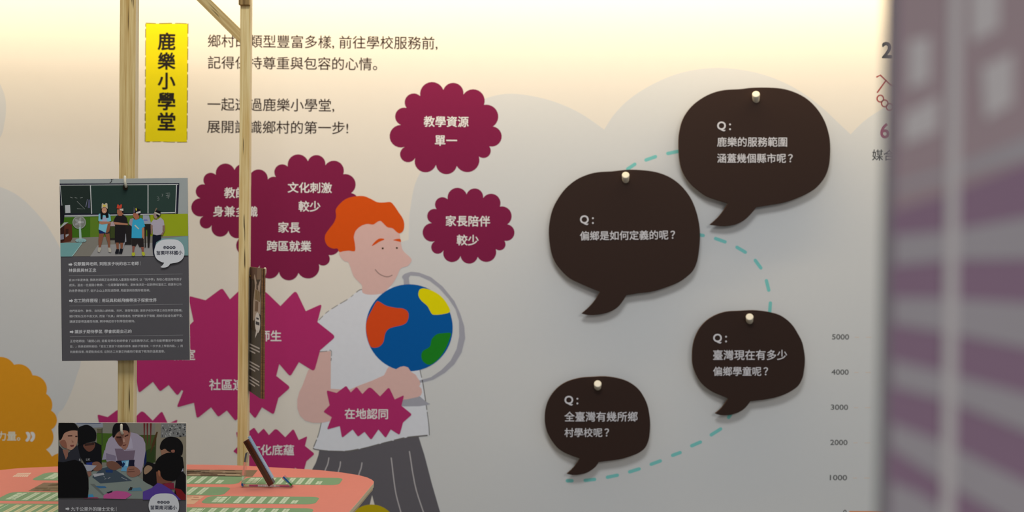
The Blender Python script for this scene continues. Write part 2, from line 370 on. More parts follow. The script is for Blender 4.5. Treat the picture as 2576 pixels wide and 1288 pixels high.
outl.append(wart()); dashes(outl[-1], z6([(1295, 573), (1290, 480), (1270, 320), (1235, 90), (1215, 0), (1195, -100)]), 60, 2, 1.8, dk, 8, 5)
outl.append(wart()); dashes(outl[-1], z5([(250, 695), (300, 692), (350, 686), (348, 780)]), 20, 3, 1.5, dk, 9, 6)
so = part(sh, 'shirt', man); [x.build('shirt_outline', so, CENT[man.name]) for x in outl]
ar = wart().poly(z5([(246, 698), (345, 690), (345, 1010), (500, 1020), (580, 985), (700, 940), (800, 895), (815, 868), (825, 845), (842, 822), (900, 845), (935, 825), (970, 817), (1005, 828), (1030, 865), (1070, 890), (1085, 915), (1105, 945), (1110, 970), (1100, 990), (1120, 1010), (1125, 1040), (1115, 1065), (1090, 1080), (1000, 1100), (900, 1110), (800, 1200)])
                 + z6([(350, 446), (290, 458), (210, 457), (140, 437), (90, 390), (66, 320), (66, 240), (85, 170), (115, 110)]) + z5([(150, 860), (215, 760)]), SKIN, 10)
part(ar, 'arm', man)
glb = root_of(wart().poly(z5(circ(1015, 490, 371, n=64)), ink((0, 76, 136), 820), 9), 'drawn_globe')
tag(glb, "drawn blue globe on a grey stand, held against the man's shirt", 'drawn globe')
st = wart()
st.poly(z5([(955, 62), (958, 45), (980, 28), (1030, 12), (1100, 20), (1200, 58), (1300, 138), (1400, 262), (1450, 370), (1485, 480), (1492, 580), (1462, 700), (1400, 800), (1320, 872), (1220, 932), (1100, 962), (1100, 940), (1200, 912), (1290, 850), (1368, 770), (1420, 670), (1442, 560), (1440, 430), (1410, 330), (1350, 240), (1270, 150), (1190, 88), (1100, 48), (1025, 42), (1012, 62), (1018, 125), (970, 128), (968, 80)]), GREY, 8)
st.poly(z6([(1040, 250), (1060, 240), (1205, 210), (1240, 240), (1275, 268), (1305, 282), (1270, 292), (1200, 303), (1060, 305), (1030, 300)]), GREY, 9)
part(st, 'globe_stand', glb)
part(wart().blob(z5([(760, 268), (820, 302), (900, 320), (960, 326), (1000, 350), (1010, 390), (995, 440), (960, 465), (890, 482), (840, 500), (810, 540), (795, 610), (760, 650), (710, 660), (680, 640), (655, 560), (646, 480), (660, 410), (700, 330), (735, 270)]), ink((190, 64, 20), 820), 10), 'land_patch', glb)['label'] = 'orange land patch on the globe'
part(wart().blob(z5([(1110, 160), (1150, 155), (1220, 178), (1290, 225), (1340, 290), (1362, 352), (1300, 374), (1220, 378), (1195, 350), (1170, 305), (1120, 260), (1095, 220), (1095, 185)]), ink((245, 190, 0), 780), 10), 'land_patch', glb)['label'] = 'yellow land patch on the globe'
part(wart().blob(z5([(1368, 535), (1365, 570), (1330, 660), (1270, 750), (1195, 805), (1140, 785), (1118, 740), (1130, 690), (1190, 650), (1205, 590), (1250, 545), (1310, 535)]), ink((22, 110, 25), 880), 10), 'land_patch', glb)['label'] = 'green land patch on the globe'
# olive ball at the man's feet
tag(root_of(wart().poly(circ(934.6, 1333, 64, n=48), ink((138, 124, 10), 1280), 9), 'printed_ball'), "olive round shape printed in front of the man's trousers", 'ball print')

# ------------------------------------------------------------------ orange blossom at the left
z7 = zoom(0, 860, 3.788)
OC = [(-260, 210), (-125, 218), (135, 218), (310, 318), (440, 495), (487, 655), (490, 835), (440, 1025)]
OP = [(-190, 170), (0, 143), (228, 222), (430, 385), (497, 580), (543, 745), (508, 930)]
pts = []
for i in range(7): pts += arc3(OC[i], OP[i], OC[i+1], 10)
pts += [(440, 1025), (470, 1055), (495, 1092), (525, 1073), (560, 1060), (640, 1060), (700, 1110), (720, 1200), (700, 1330), (660, 1400), (500, 1480), (-260, 1480)]
o = root_of(wart().poly(z7(pts), ink((186, 124, 26), 1050), 3), 'orange_blossom')
tag(o, 'orange scalloped blossom with a closing quote mark, low at the left edge', 'wall blossom')
t = wart().text('力量。', -7, 51, 1097, ink((205, 190, 165), 1090), 5, 0.016)
part(t, 'lettering', o)
for dx in (0, 11.6):
    t = wart().blob([(65+dx, 1088), (72+dx, 1087), (76.5+dx, 1094), (75+dx, 1104), (69+dx, 1111), (64+dx, 1108), (69+dx, 1099)], ink((205, 200, 205), 1090), 5)
    part(t, 'quote_mark', o)

# ------------------------------------------------------------------ yellow title strip and wall text
INK = ink((60, 42, 30), 200); BLACK = ink((42, 34, 26), 200)
y_ = wart().poly([(367, 59), (472.5, 60), (470, 357), (365.5, 356.5)], ink((242, 211, 16), 200, w=(240, 222, 195), k=0.8), 2)
o = tag(root_of(y_, 'title_strip'), 'tall yellow title strip reading 鹿樂小學堂 in black, right of the front post', 'title sign')
b_ = wart()
for L, s in (([(366.5, 58), (472.5, 59.5)], 5), ([(473, 59), (470.5, 358)], 6), ([(471, 357.5), (365, 357)], 7), ([(365, 357), (366.5, 58)], 8)):
    dashes(b_, [L[0], ((L[0][0]*2+L[1][0])/3, (L[0][1]*2+L[1][1])/3+.6), ((L[0][0]+L[1][0]*2)/3, (L[0][1]+L[1][1]*2)/3-.6), L[1]], 26, 4, 1.7, ink((92, 74, 22), 200), 3, s)
part(b_, 'stitched_border', o)
t = wart()
for ch, y in zip('鹿樂小學堂', (104, 153.5, 204, 255, 305.5)): t.text(ch, 396.5, 441.5, y, BLACK, 4, 0.027)
part(t, 'lettering', o)
def wall_text(lines, label, m, bold=0.006, cat='wall text', name='wall_lettering', layer=3):
    t = wart()
    for l in lines: t.text(l[0], l[1], l[2], l[3], m, layer, bold, l[4] if len(l) > 4 else 0)
    return tag(root_of(t, name), label, cat)
wall_text([('鄉村的類型豐富多樣,前往學校服務前,', 523, 1101, 106)], 'first line of brown text, beginning 鄉村, right of the yellow strip', INK)
wall_text([('記得保持尊重與包容的心情。', 523, 949, 159)], 'second line of brown text, beginning 記得, ending in a round full stop', INK)
wall_text([('一起透過鹿樂小學堂,', 522, 841, 264)], 'third line of brown text, beginning 一起, below the gap', INK)
wall_text([('展開認識鄉村的第一步!', 521, 876, 320)], 'fourth line of brown text, beginning 展開, ending in an exclamation mark', INK)

# ------------------------------------------------------------------ axis, dashed path and text at the right
AX = ink((78, 78, 76), 1020)
for s, x0, x1, y in (('5000', 2093, 2136, 847.5), ('4000', 2091.5, 2135, 936), ('3000', 2090, 2133.5, 1024.5), ('2000', 2088.5, 2132, 1113), ('1000', 2087.5, 2131, 1201.5), ('0', 2121, 2130, 1289)):
    t = wart().text(s, x0, x1, y, AX, 3, 0.014, h=13.5)
    o = tag(root_of(t, 'axis_number'), 'small grey chart number %s on the wall' % s, 'chart number', 'chart axis numbers')
    if s != '0':
        for q0, q1 in ((2151, 2160), (2179, 2192)): part(wart().line([(q0-(y-847)*.013, y+1), (q1-(y-847)*.013, y+1)], 1.6, ink((178, 165, 150), 1000), 3), 'tick_dash', o)
tag(root_of(wart().line([(2138, 1287.5), (2300, 1289)], 4, ink((185, 110, 70), 1250), 3), 'chart_baseline'), 'thin orange chart baseline beside the number 0', 'chart line')
TEAL = ink((112, 178, 168), 700)
segs = [((1579, 425), (1597, 413)), ((1625, 402.5), (1649, 394)), ((1680, 386), (1710, 380)), ((1760, 591), (1769, 592.5)), ((1800, 600), (1824, 608.5)), ((1854, 622), (1875, 634.5)), ((1900, 655), (1914, 674)), ((1928, 706), (1934, 730)), ((1938, 762), (1936, 790)),
        ((1833, 1050), (1838, 1042)), ((1789, 1094), (1813, 1079)), ((1740, 1121.5), (1762, 1112)), ((1692, 1145.5), (1711, 1138.5)), ((1638, 1168), (1661, 1159.5)), ((1584, 1187), (1608, 1179.5)), ((1528, 1200.5), (1553, 1195.5)), ((1472, 1208.5), (1496, 1206)), ((1427, 1209.5), (1439, 1209.5))]
def dashed_path(sg, label):
    c = wart().line([sg[len(sg)//2][0], sg[len(sg)//2][1]], 8.6, TEAL, 3).centre()
    o = empty('dashed_path', None, W.M @ Matrix.Translation(c)); CENT[o.name] = c
    tag(o, label, 'dashed line', 'teal dashed path')
    for p, q in sg: part(wart().line([p, q], 8.6, TEAL, 3), 'dash', o)
dashed_path(segs[:3], 'teal dashes printed between the two largest speech bubble boards')
dashed_path(segs[3:9], 'teal dashes curving down to the right-hand speech bubble board')
dashed_path(segs[9:], 'teal dashes curving along below the lowest speech bubble board')
RED = ink((185, 60, 50), 220)
wall_text([('2', 2219, 2246, 126)], 'bold black digit 2 beside the blurred purple panel', ink((58, 55, 50), 130), 0.03)
t = wart().line([(2206, 193.5), (2215, 189), (2240, 212), (2252, 218)], 3.6, RED, 3).line([(2230, 202), (2207.6, 232)], 3.6, RED, 3)
for x, y in ((2215, 248), (2226.5, 260), (2239, 269)):
    for i in range(24):
        p = [(x+8.5*math.cos(q), y+8.5*math.sin(q)) for q in (2*math.pi*i/24, 2*math.pi*(i+1)/24)]
        t.line(p, 3.4, RED, 3, cap=False)
tag(root_of(t, 'red_scrawl'), 'red slanted hook and chained rings printed beside the purple panel', 'wall drawing')
wall_text([('6', 2215, 2239, 329)], 'plum digit 6 beside the blurred purple panel', ink((165, 75, 100), 330), 0.02)
wall_text([('媒合', 2194, 2252, 390)], 'small black text beginning 媒 beside the blurred purple panel', ink((70, 66, 62), 390), 0.008)

# ------------------------------------------------------------------ speech bubble boards on pegs
BROWN = ink((52, 36, 28), 450, rough=0.6, name='board_paint'); EDGE = mat((92, 70, 54), name='board_edge')
B = Frame((0, -0.030, 0), (1, 0, 0), (0, 0, 1))
PEG = plain('peg_cream', (232, 226, 208), 0.35); CHALK = ink((196, 190, 186), 550, k=0.78)
BOARDS = [
 (zoom(1340, 180, 2.684), [(985, 480), (992, 400), (1015, 320), (1060, 250), (1120, 195), (1200, 150), (1290, 125), (1400, 118), (1480, 109), (1600, 108), (1700, 118), (1790, 148), (1860, 190), (1920, 250), (1965, 320), (1992, 390), (2008, 470), (2009, 560), (2000, 640), (1975, 710), (1930, 770), (1880, 810), (1800, 850), (1700, 885), (1600, 903)],
  [(1515, 910), (1480, 955), (1430, 1003), (1370, 1033), (1290, 1045), (1195, 1035)], [(1195, 1035), (1250, 985), (1290, 935), (1318, 890)], [(1250, 870), (1180, 845), (1120, 805), (1060, 750), (1015, 680), (992, 600)],
  [('Q:', 1804, 1838, 318, 0.0), ('鹿樂的服務範圍', 1804, 1980, 357, 0.01), ('涵蓋幾個縣市呢?', 1804, 1994, 398, 0.01)], (1900, 239), 'uppermost dark brown speech bubble board, asking about counties and cities in two lines'),
 (zoom(1340, 400, 2.9957), [(122, 560), (128, 470), (150, 380), (190, 300), (250, 220), (330, 155), (420, 115), (500, 98), (600, 92), (720, 80), (830, 84), (930, 98), (1020, 130), (1090, 175), (1150, 235), (1200, 310), (1235, 400), (1255, 490), (1262, 580), (1255, 680), (1240, 770), (1210, 840), (1165, 885), (1100, 930), (1000, 970), (900, 1000), (800, 1012)],
  [(712, 1018), (680, 1070), (640, 1118), (580, 1153), (500, 1173), (420, 1176), (368, 1165)], [(368, 1165), (430, 1110), (475, 1055), (508, 1000)], [(440, 975), (360, 940), (280, 900), (215, 840), (165, 770), (135, 680)],
  [('Q:', 1459, 1493, 554, 0.02), ('偏鄉是如何定義的呢?', 1459, 1698, 592, 0.022)], (1573, 442), 'large dark brown speech bubble board with a single question line, left of the uppermost'),
 (zoom(1690, 740, 3.9026), [(200, 590), (208, 500), (230, 420), (270, 340), (330, 270), (400, 220), (480, 185), (560, 168), (660, 163), (780, 157), (880, 163), (980, 180), (1060, 205), (1130, 250), (1190, 310), (1240, 390), (1280, 470), (1300, 560), (1308, 650), (1300, 740), (1285, 820), (1250, 890), (1200, 935), (1120, 980), (1020, 1015), (900, 1038)],
  [(775, 1045), (745, 1090), (700, 1135), (640, 1168), (560, 1188), (480, 1188), (425, 1172)], [(425, 1172), (480, 1125), (520, 1075), (555, 1025)], [(480, 995), (410, 965), (340, 920), (280, 860), (235, 780), (205, 690)],
  [('Q:', 1794, 1830, 852, 0.012), ('臺灣現在有多少', 1794, 1980, 893, 0.01), ('偏鄉學童呢?', 1794, 1932, 934, 0.01)], (1884, 798), 'small dark brown speech bubble board nearest the chart numbers, asking about pupils'),
 (zoom(1340, 920, 4.025), [(122, 530), (128, 450), (150, 370), (190, 295), (250, 225), (320, 175), (400, 142), (500, 120), (600, 113), (720, 108), (820, 118), (920, 142), (1000, 180), (1070, 235), (1120, 305), (1160, 390), (1180, 480), (1190, 570), (1188, 660), (1175, 750), (1140, 830), (1080, 880), (1000, 915), (900, 945), (790, 962)],
  [(675, 968), (645, 1015), (600, 1055), (540, 1088), (470, 1104), (400, 1107), (345, 1095)], [(345, 1095), (400, 1045), (445, 990), (478, 940)], [(400, 915), (330, 885), (260, 840), (200, 770), (150, 680), (128, 600)],
  [('Q:', 1420, 1454, 1008, 0.01), ('全臺灣有幾所鄉', 1420, 1604, 1048, 0.01), ('村學校呢?', 1420, 1532, 1088, 0.01)], (1503, 966), 'lowest dark brown speech bubble board, asking how many village schools')]
for zf, body, tail1, tail2, rest, txt, peg, label in BOARDS:
    P = smooth(rest+body, 4, False)+smooth(tail1, 4, False)[1:]+smooth(tail2, 4, False)[1:]
    uv = B.hits(zf(P)); c = Vector((sum(p[0] for p in uv)/len(uv), sum(p[1] for p in uv)/len(uv), 0))
    bm = bmesh.new(); prism(bm, [(x-c.x, y-c.y) for x, y in uv], -0.008, 0.0, 1)
    o = mesh_obj('speech_bubble_board', bm, [BROWN, EDGE], bevel=0.0008)
    o.matrix_world = B.M @ Matrix.Translation(c); CENT[o.name] = c
    tag(o, label, 'speech bubble board', 'dark speech bubble boards on the wall')
    for s, x0, x1, y, r in txt:
        t = Art(B, 0.0004)
        if s == 'Q:':
            t.text('Q', x0, x0+22, y, CHALK, 1, 0.022, r); t.poly(circ(x0+32.5, y-5, 2.3, n=12), CHALK, 1).poly(circ(x0+32.5, y+7, 2.3, n=12), CHALK, 1)
        elif s[-1] == '?':
            sl = math.tan(r-0.0095)*(x1-x0)/2
            t.text(s[:-1], x0, x1-17, y, CHALK, 1, 0.009, r); t.text('？', x1-11.5, x1, y-sl, CHALK, 1, 0.012, r)
        else: t.text(s, x0, x1, y, CHALK, 1, 0.009, r)
        part(t, 'lettering', o)
    # peg: cream bar angled up out of the wall, end cap towards the room
    u, v = Frame((0, -0.044, 0), (1, 0, 0), (0, 0, 1)).hit(*peg)
    bm = bmesh.new()
    prof = [(0.0, .0100), (.040, .0100), (.0612, .0108), (.0630, .0100), (.0635, .0085)]
    ax = Vector((-u/3.05, -1, 0)).normalized()*math.cos(.46)+Vector((0, 0, math.sin(.46))); rt = ax.cross(Vector((0, 0, 1))).normalized(); up_ = rt.cross(ax); rings = []
    for l_, r_ in prof: rings.append([bm.verts.new(ax*(l_-.0635)+(rt*math.cos(q)+up_*math.sin(q))*r_) for q in (2*math.pi*i/28 for i in range(28))])
    for A_r, B_r in zip(rings, rings[1:]):
        for i in range(28): bm.faces.new((A_r[i-1], A_r[i], B_r[i], B_r[i-1]))
    bm.faces.new(rings[-1]); bm.faces.new(rings[0][::-1])
    p = mesh_obj('wall_peg', bm, PEG, smooth_=True); p.location = (u, -0.0525, v+.002)
    for f_ in p.data.polygons:
        if len(f_.vertices) > 4: f_.use_smooth = False
    tag(p, 'cream peg at the top of the ' + {1900: 'uppermost', 1573: 'large single-question', 1884: 'chart-side', 1503: 'lowest'}[peg[0]] + ' speech bubble board', 'peg', 'cream pegs holding the boards')

# ------------------------------------------------------------------ wooden frame with posts, brace and card hooks
PINE = wood('pine_post', (234, 208, 146), (198, 160, 92)); PINE_L = wood('pale_pine_post', (248, 226, 166), (216, 180, 108)); PINE_X = wood('pine_beam', (226, 198, 140), (176, 140, 84), 'X')
PINE_D = wood('pine_block', (176, 144, 90), (120, 92, 48))
HOOKM = plain('hook_white', (236, 228, 205), 0.35); BRASS = plain('hook_brass', (150, 115, 60), 0.35, 1.0)
PLY = wood('ply_side', (226, 212, 180), (206, 190, 154))
def paler_side(o):
    o.data.materials.append(PLY)
    for f in o.data.polygons:
        if f.normal.x > .9: f.material_index = 1
def vframe(y): return Frame((0, y, 0), (1, 0, 0), (0, 0, 1))
yp1, yp2 = -1.331, -0.65
f1, f2 = vframe(yp1), vframe(yp2)
x1a = f1.hit(299.5, 300)[0]; x1b = f1.hit(340.5, 300)[0]
x2a = f2.hit(600.5, 560)[0]; x2b = f2.hit(626.5, 560)[0]
frame = empty('hanging_stand', ((x1a+x1b)/2, (yp1+yp2)/2, 0))
tag(frame, 'slim pine hanging stand with two posts and a slanted brace', 'hanging stand')
def fpart(name, m, build, bevel=0.0012, parent=None):
    bm = bmesh.new(); build(bm)
    bmesh.ops.translate(bm, verts=bm.verts, vec=-frame.location)
    return mesh_obj(name, bm, m, parent or frame, bevel=bevel)
p1 = fpart('post', PINE, lambda bm: box(bm, x1a, x1b, yp1, yp1+0.016, 0, 2.16)); paler_side(p1); p1['label'] = 'front post carrying the two photo cards'
p2 = fpart('post', PINE_L, lambda bm: box(bm, x2a, x2b, yp2, yp2+0.019, 0, 2.16)); paler_side(p2); p2['label'] = 'rear post behind the table'
zb = f2.hit(615, 14.5)[1]
fpart('joint_block', PINE_D, lambda bm: box(bm, x2a-0.0015, x2b-0.0005, yp2-0.010, yp2, zb, 2.13))
fpart('beam', PINE, lambda bm: box(bm, x2a, x2b, yp1+0.016, yp2-0.010, 2.13, 2.16))
fpart('beam', PINE_X, lambda bm: box(bm, -1.30, x2a, yp2, yp2+0.019, 2.13, 2.16))
bq = [f2.hit(603, 71), f2.hit(603, 108), f2.hit(494, 0), f2.hit(530.5, 0)]
dx = bq[0][0]-bq[3][0]; dz = bq[0][1]-bq[3][1]
def brace(bm):
    (xa, za), (xb, zb_) = bq[0], bq[1]; k = (2.135-za)/(-dz); sx = dx*k; k2 = (2.135-zb_)/(bq[2][1]-bq[1][1])
    pts = [(xa+0.004, za-0.004), (xb+0.004, zb_-0.004), (xb+(bq[2][0]-xb)*k2, 2.135), (xa-dx*k, 2.135)]
    f = [bm.verts.new((x, yp2+0.002, z)) for x, z in pts]; b = [bm.verts.new((x, yp2+0.018, z)) for x, z in pts]
    bm.faces.new(f); bm.faces.new(b[::-1])
    for i in range(4): bm.faces.new((f[i-1], b[i-1], b[i], f[i]))
br = fpart('brace', PINE, brace)
ba = math.atan2(bq[2][0]-bq[1][0], bq[2][1]-bq[1][1]); piv = Vector((bq[1][0], yp2, bq[1][1]))-frame.location
br.data.transform(Matrix.Rotation(-ba, 4, 'Y') @ Matrix.Translation(-piv)); br.matrix_basis = Matrix.Translation(piv) @ Matrix.Rotation(ba, 4, 'Y')
# grain of the brace follows its length
def hook(base, tip_dx, out, rise, axis=(0, -1, 0)):
    """coated screw hook: brass shank out of the post, white arm turned up"""
    A = Vector(axis); b = Vector(base)
    bm = bmesh.new(); tube(bm, [b - A*0.004, b + A*out*0.55+Vector((tip_dx*.6, 0, 0))], 0.0024, 12); bmesh.ops.translate(bm, verts=bm.verts, vec=-frame.location)
    h = mesh_obj('hook', bm, BRASS, frame, True)
    S = A.cross(Vector((0, 0, 1)))
    bm = bmesh.new()
    p = b + A*out*0.5
    tube(bm, [p+Vector((tip_dx*.55, 0, 0)), b+A*out*0.85+Vector((tip_dx*1.1, 0, .001)), b+A*out+Vector((tip_dx*1.15, 0, rise*.22)), b+A*(out+.001)+Vector((tip_dx, 0, rise*.5)), b+A*(out+.001)+Vector((tip_dx, 0, rise))], 0.0021, 12)
    bmesh.ops.translate(bm, verts=bm.verts, vec=-frame.location)
    mesh_obj('hook_arm', bm, HOOKM, h, True)
hb1 = f1.hit(318, 472); hook((hb1[0], yp1, hb1[1]), 0.0055, 0.022, 0.0165)
hb2 = f1.hit(314, 1087); hook((hb2[0], yp1, hb2[1]), 0.0025, 0.022, 0.0155)

# ------------------------------------------------------------------ photo cards
CW = (196, 198, 200)
def ci(rgb, k=0.78, **kw): return ink(rgb, w=CW, k=k, rough=kw.pop('rough', 0.5), **kw)
CG = ci((84, 82, 86)); CWH = ci((205, 207, 210)); CT = ci((200, 200, 202)); CDK = ci((52, 54, 70))
CARD_EDGE = mat((225, 222, 214), name='card_edge'); KRAFT = wood('kraft_edge', (150, 110, 70), (70, 45, 25), 'Z', 400)
def rodm(w):
    v = Vector(w); return Matrix.Rotation(v.length, 3, v.normalized()) if v.length > 1e-9 else Matrix.Identity(3)
def card_frame(loc, w):
    R = rodm(w); return Frame(loc, R @ Vector((1, 0, 0)), R @ Vector((0, 0, 1)))
def card(fr, label, th=0.003, edge=CARD_EDGE, face=CG, low=.1485):
    bm = bmesh.new(); prism(bm, [(-.105, -low), (.105, -low), (.105, .1485), (-.105, .1485)], -th, 0, 1)
    o = mesh_obj('photo_card', bm, [face, edge], bevel=0.0004); o.matrix_world = fr.M; CENT[o.name] = Vector((0, 0, 0))
    return tag(o, label, 'photo card', 'photo cards hung on the pine stand')
def cart(fr): return Art(fr, 0.00008)
def bubble_label(fr, o, box_, name_, tx, ty, cx_, cy_, sp, r):
    x0, y0, k = box_
    q = zoom(x0, y0, k)
    sh = [(115, 620), (130, 500), (190, 350), (300, 250), (430, 190), (650, 172), (880, 182), (1000, 225), (1100, 310), (1165, 420), (1198, 560), (1200, 690), (1180, 790), (1130, 880), (1040, 960), (920, 1010), (800, 1030)]
    tail = [(690, 1040), (650, 1110), (590, 1160), (500, 1188), (400, 1190), (342, 1170)]; t2 = [(342, 1170), (400, 1120), (440, 1070), (472, 1015)]; rest = [(400, 1000), (290, 945), (200, 870), (140, 760)]
    P = smooth(rest+sh, 4, False)+smooth(tail, 4, False)[1:]+smooth(t2, 4, False)[1:]
    a = cart(fr).poly(q(P), CWH, 30)
    for i in range(4): a.poly(q(circ(cx_+i*sp, cy_, r, n=20)), CDK, 31)
    for i, ch in enumerate('山村學校'): 
        c = q([(cx_+i*sp-r*.62, cy_)]+[(cx_+i*sp+r*.62, cy_)]); a.text(ch, c[0][0], c[1][0], c[0][1], CWH, 32, 0.0)
    c = q([(tx[0], ty), (tx[1], ty)]); a.text(name_, c[0][0], c[1][0], c[0][1], CDK, 31, 0.02)
    part(a, 'speech_label', o)
def arrow(a, x, y, m, s=1.0):
    a.poly([(x, y-2.2*s), (x+5.5*s, y-2.2*s), (x+5.5*s, y-4.6*s), (x+10*s, y), (x+5.5*s, y+4.6*s), (x+5.5*s, y+2.2*s), (x, y+2.2*s)], m, 2)
# upper card: classroom photograph
c1 = card_frame((-0.6244, -1.3453, 1.3043), (-0.0047, -0.0204, -0.0163))
card1 = card(c1, 'upper grey photo card with four children at a blackboard')
zp = zoom(130, 430, 5.151); q2 = zoom(220, 500, 8.052); q3 = zoom(130, 540, 10.73)
def uv_edge(fr, yl, yr):   # photo area down to a slanted lower line
    l = fr.hit(157, yl)[1]; r = fr.hit(470, yr)[1]
    return [(-.1048, .1483), (.1048, .1483), (.1048, r), (-.1048, l)]
ph = cart(c1)
ph.uv(uv_edge(c1, 645, 643), ci((152, 158, 156)), 1)
def clipx(fr, pts, lo=-.1047, hi=.1047): return [(min(max(u, lo), hi), min(v, .1482)) for u, v in fr.hits(pts)]
def cp(a, fr, pts, m, layer, sm=0): a.uv(clipx(fr, smooth(pts, sm) if sm else pts), m, layer)
cp(ph, c1, zp([(100, 600), (1780, 560), (1780, 850), (100, 880)]), ci((62, 104, 24)), 2)
cp(ph, c1, zp([(1280, 560), (1780, 555), (1780, 845), (1280, 850)]), ci((146, 160, 28)), 3)
cp(ph, c1, zp([(500, 600), (1280, 570), (1280, 850), (500, 860)]), ci((92, 122, 36)), 3)
cp(ph, c1, zp([(100, 870), (620, 855), (1780, 840), (1780, 1098), (100, 1108)]), ci((128, 124, 114)), 4)
cp(ph, c1, zp([(600, 960), (1330, 930), (1330, 1102), (500, 1108)]), ci((150, 148, 146)), 5)
cp(ph, c1, zp([(100, 165), (1655, 158), (1637, 556), (1340, 560), (165, 582), (100, 560)]), ci((30, 30, 46)), 5)
cp(ph, c1, zp([(110, 188), (505, 184), (520, 552), (128, 552)]), ci((36, 46, 42)), 6)
cp(ph, c1, zp([(508, 186), (1246, 180), (1246, 545), (525, 555)]), ci((38, 56, 50)), 6)
cp(ph, c1, zp([(1256, 182), (1618, 180), (1604, 540), (1256, 546)]), ci((44, 62, 56)), 6)
WL = ci((190, 192, 192))
for L, w in (([(108, 185), (1640, 176)], 1.6), ([(503, 186), (520, 552)], 2.2), ([(1250, 182), (1250, 545)], 2.2), ([(1620, 180), (1606, 545)], 2.2), ([(165, 578), (760, 572), (1340, 560), (1330, 545), (1610, 540)], 2.0), ([(112, 188), (140, 500)], 1.3)):
    ph.uv(clipx(c1, stroke(zp(L), w)), WL, 7)
for L in ([(1365, 335), (1388, 338), (1372, 358), (1394, 358), (1390, 376), (1370, 380)], [(1480, 290), (1530, 285), (1530, 315), (1482, 320)], [(1505, 285), (1506, 322)], [(1490, 340), (1530, 336)], [(1508, 325), (1512, 362)], [(1428, 300), (1442, 300), (1430, 330)], [(330, 395), (430, 495), (330, 490)], [(240, 340), (270, 350)], [(300, 345), (330, 352)], [(370, 350), (400, 345)]):
    ph.line(zp(L), 0.9, ci((140, 146, 142)), 8)
cp(ph, c1, zp([(440, 465), (462, 365), (468, 368), (448, 468)]), ci((120, 120, 140)), 8)
cp(ph, c1, zp([(470, 480), (480, 372), (496, 372), (498, 482)]), ci((85, 85, 115)), 8)
cp(ph, c1, zp([(175, 445), (240, 442), (246, 543), (180, 546)]), ci((176, 178, 180)), 8)
cp(ph, c1, zp([(760, 105), (808, 98), (812, 104), (785, 108), (782, 140), (755, 155), (750, 150), (774, 136), (776, 110)]), ci((50, 50, 55)), 8)
# television, cabinet, fan, table
cp(ph, c1, zp([(100, 450), (155, 448), (168, 575), (158, 665), (100, 700)]), ci((26, 25, 30)), 8)
cp(ph, c1, q3([(220, 340), (340, 210), (460, 205), (380, 260), (225, 370)]), ci((165, 168, 166)), 9)
cp(ph, c1, q3([(220, 380), (420, 240), (550, 262), (560, 640), (520, 720), (220, 762)]), ci((88, 44, 28)), 8)
cp(ph, c1, q3([(220, 380), (345, 300), (350, 700), (220, 760)]), ci((52, 28, 22)), 9)
cp(ph, c1, q3([(380, 390), (460, 380), (455, 500), (380, 540)]), ci((56, 30, 22)), 10)
cp(ph, c1, q3([(380, 540), (465, 515), (460, 560), (385, 615)]), ci((156, 152, 152)), 10)
cp(ph, c1, q3([(225, 540), (330, 520), (335, 660), (230, 680)]), ci((126, 124, 138)), 10)
cp(ph, c1, q3([(225, 765), (825, 755), (560, 1128), (235, 1132)]), ci((112, 160, 158)), 11)
cp(ph, c1, q3([(825, 755), (820, 790), (600, 1090), (560, 1128), (545, 1128)]), ci((160, 195, 190)), 12)
cp(ph, c1, q3(circ(750, 210, 182, 175, 36)), ci((150, 152, 146)), 12)
cp(ph, c1, q3(circ(750, 210, 160, 152, 36)), ci((122, 124, 116)), 13)
for i in range(5): cp(ph, c1, q3(circ(750+70*math.cos(i*1.257), 205+68*math.sin(i*1.257), 66, 34, 14, i*1.257)), ci((150, 150, 148)), 14)
cp(ph, c1, q3(circ(765, 205, 42, 36)), ci((186, 186, 182)), 15)
cp(ph, c1, q3([(742, 330), (795, 330), (820, 660), (752, 665)]), ci((158, 182, 172)), 15)
cp(ph, c1, q3(circ(795, 695, 150, 55, 24)), ci((136, 172, 172)), 14)
for i in range(4): cp(ph, c1, q3(circ(738+i*42, 715, 9, 7, 8)), ci((50, 60, 66)), 15)
# dark desk behind the children
cp(ph, c1, q2([(455, 560), (1290, 515), (1290, 610), (1260, 990), (1225, 990), (1215, 620), (900, 620), (900, 930), (760, 930), (560, 830), (460, 830)]), ci((36, 32, 32)), 14)
cp(ph, c1, q2([(468, 560), (560, 560), (560, 800), (468, 800)]), ci((60, 70, 34)), 15)
cp(ph, c1, q2([(1130, 330), (1250, 335), (1295, 510), (1120, 510)]), ci((150, 155, 168)), 15)
cp(ph, c1, q2([(1150, 420), (1215, 420), (1225, 445), (1145, 445)]), ci((110, 110, 165)), 16)
cp(ph, c1, q2([(465, 480), (540, 450), (565, 555), (470, 555)]), ci((170, 150, 152)), 16)
cp(ph, c1, q2([(1165, 620), (1190, 620), (1190, 980), (1165, 990)]), ci((40, 36, 34)), 15)
cp(ph, c1, zp([(1320, 885), (1780, 845), (1780, 1096), (1330, 1096)]), ci((118, 152, 152)), 15)
cp(ph, c1, zp([(1312, 890), (1330, 890), (1350, 950), (1345, 1098), (1325, 1098), (1312, 950)]), ci((28, 34, 52)), 16)
SK = ci((170, 118, 92)); SK2 = ci((132, 84, 62)); HR = ci((22, 20, 24))
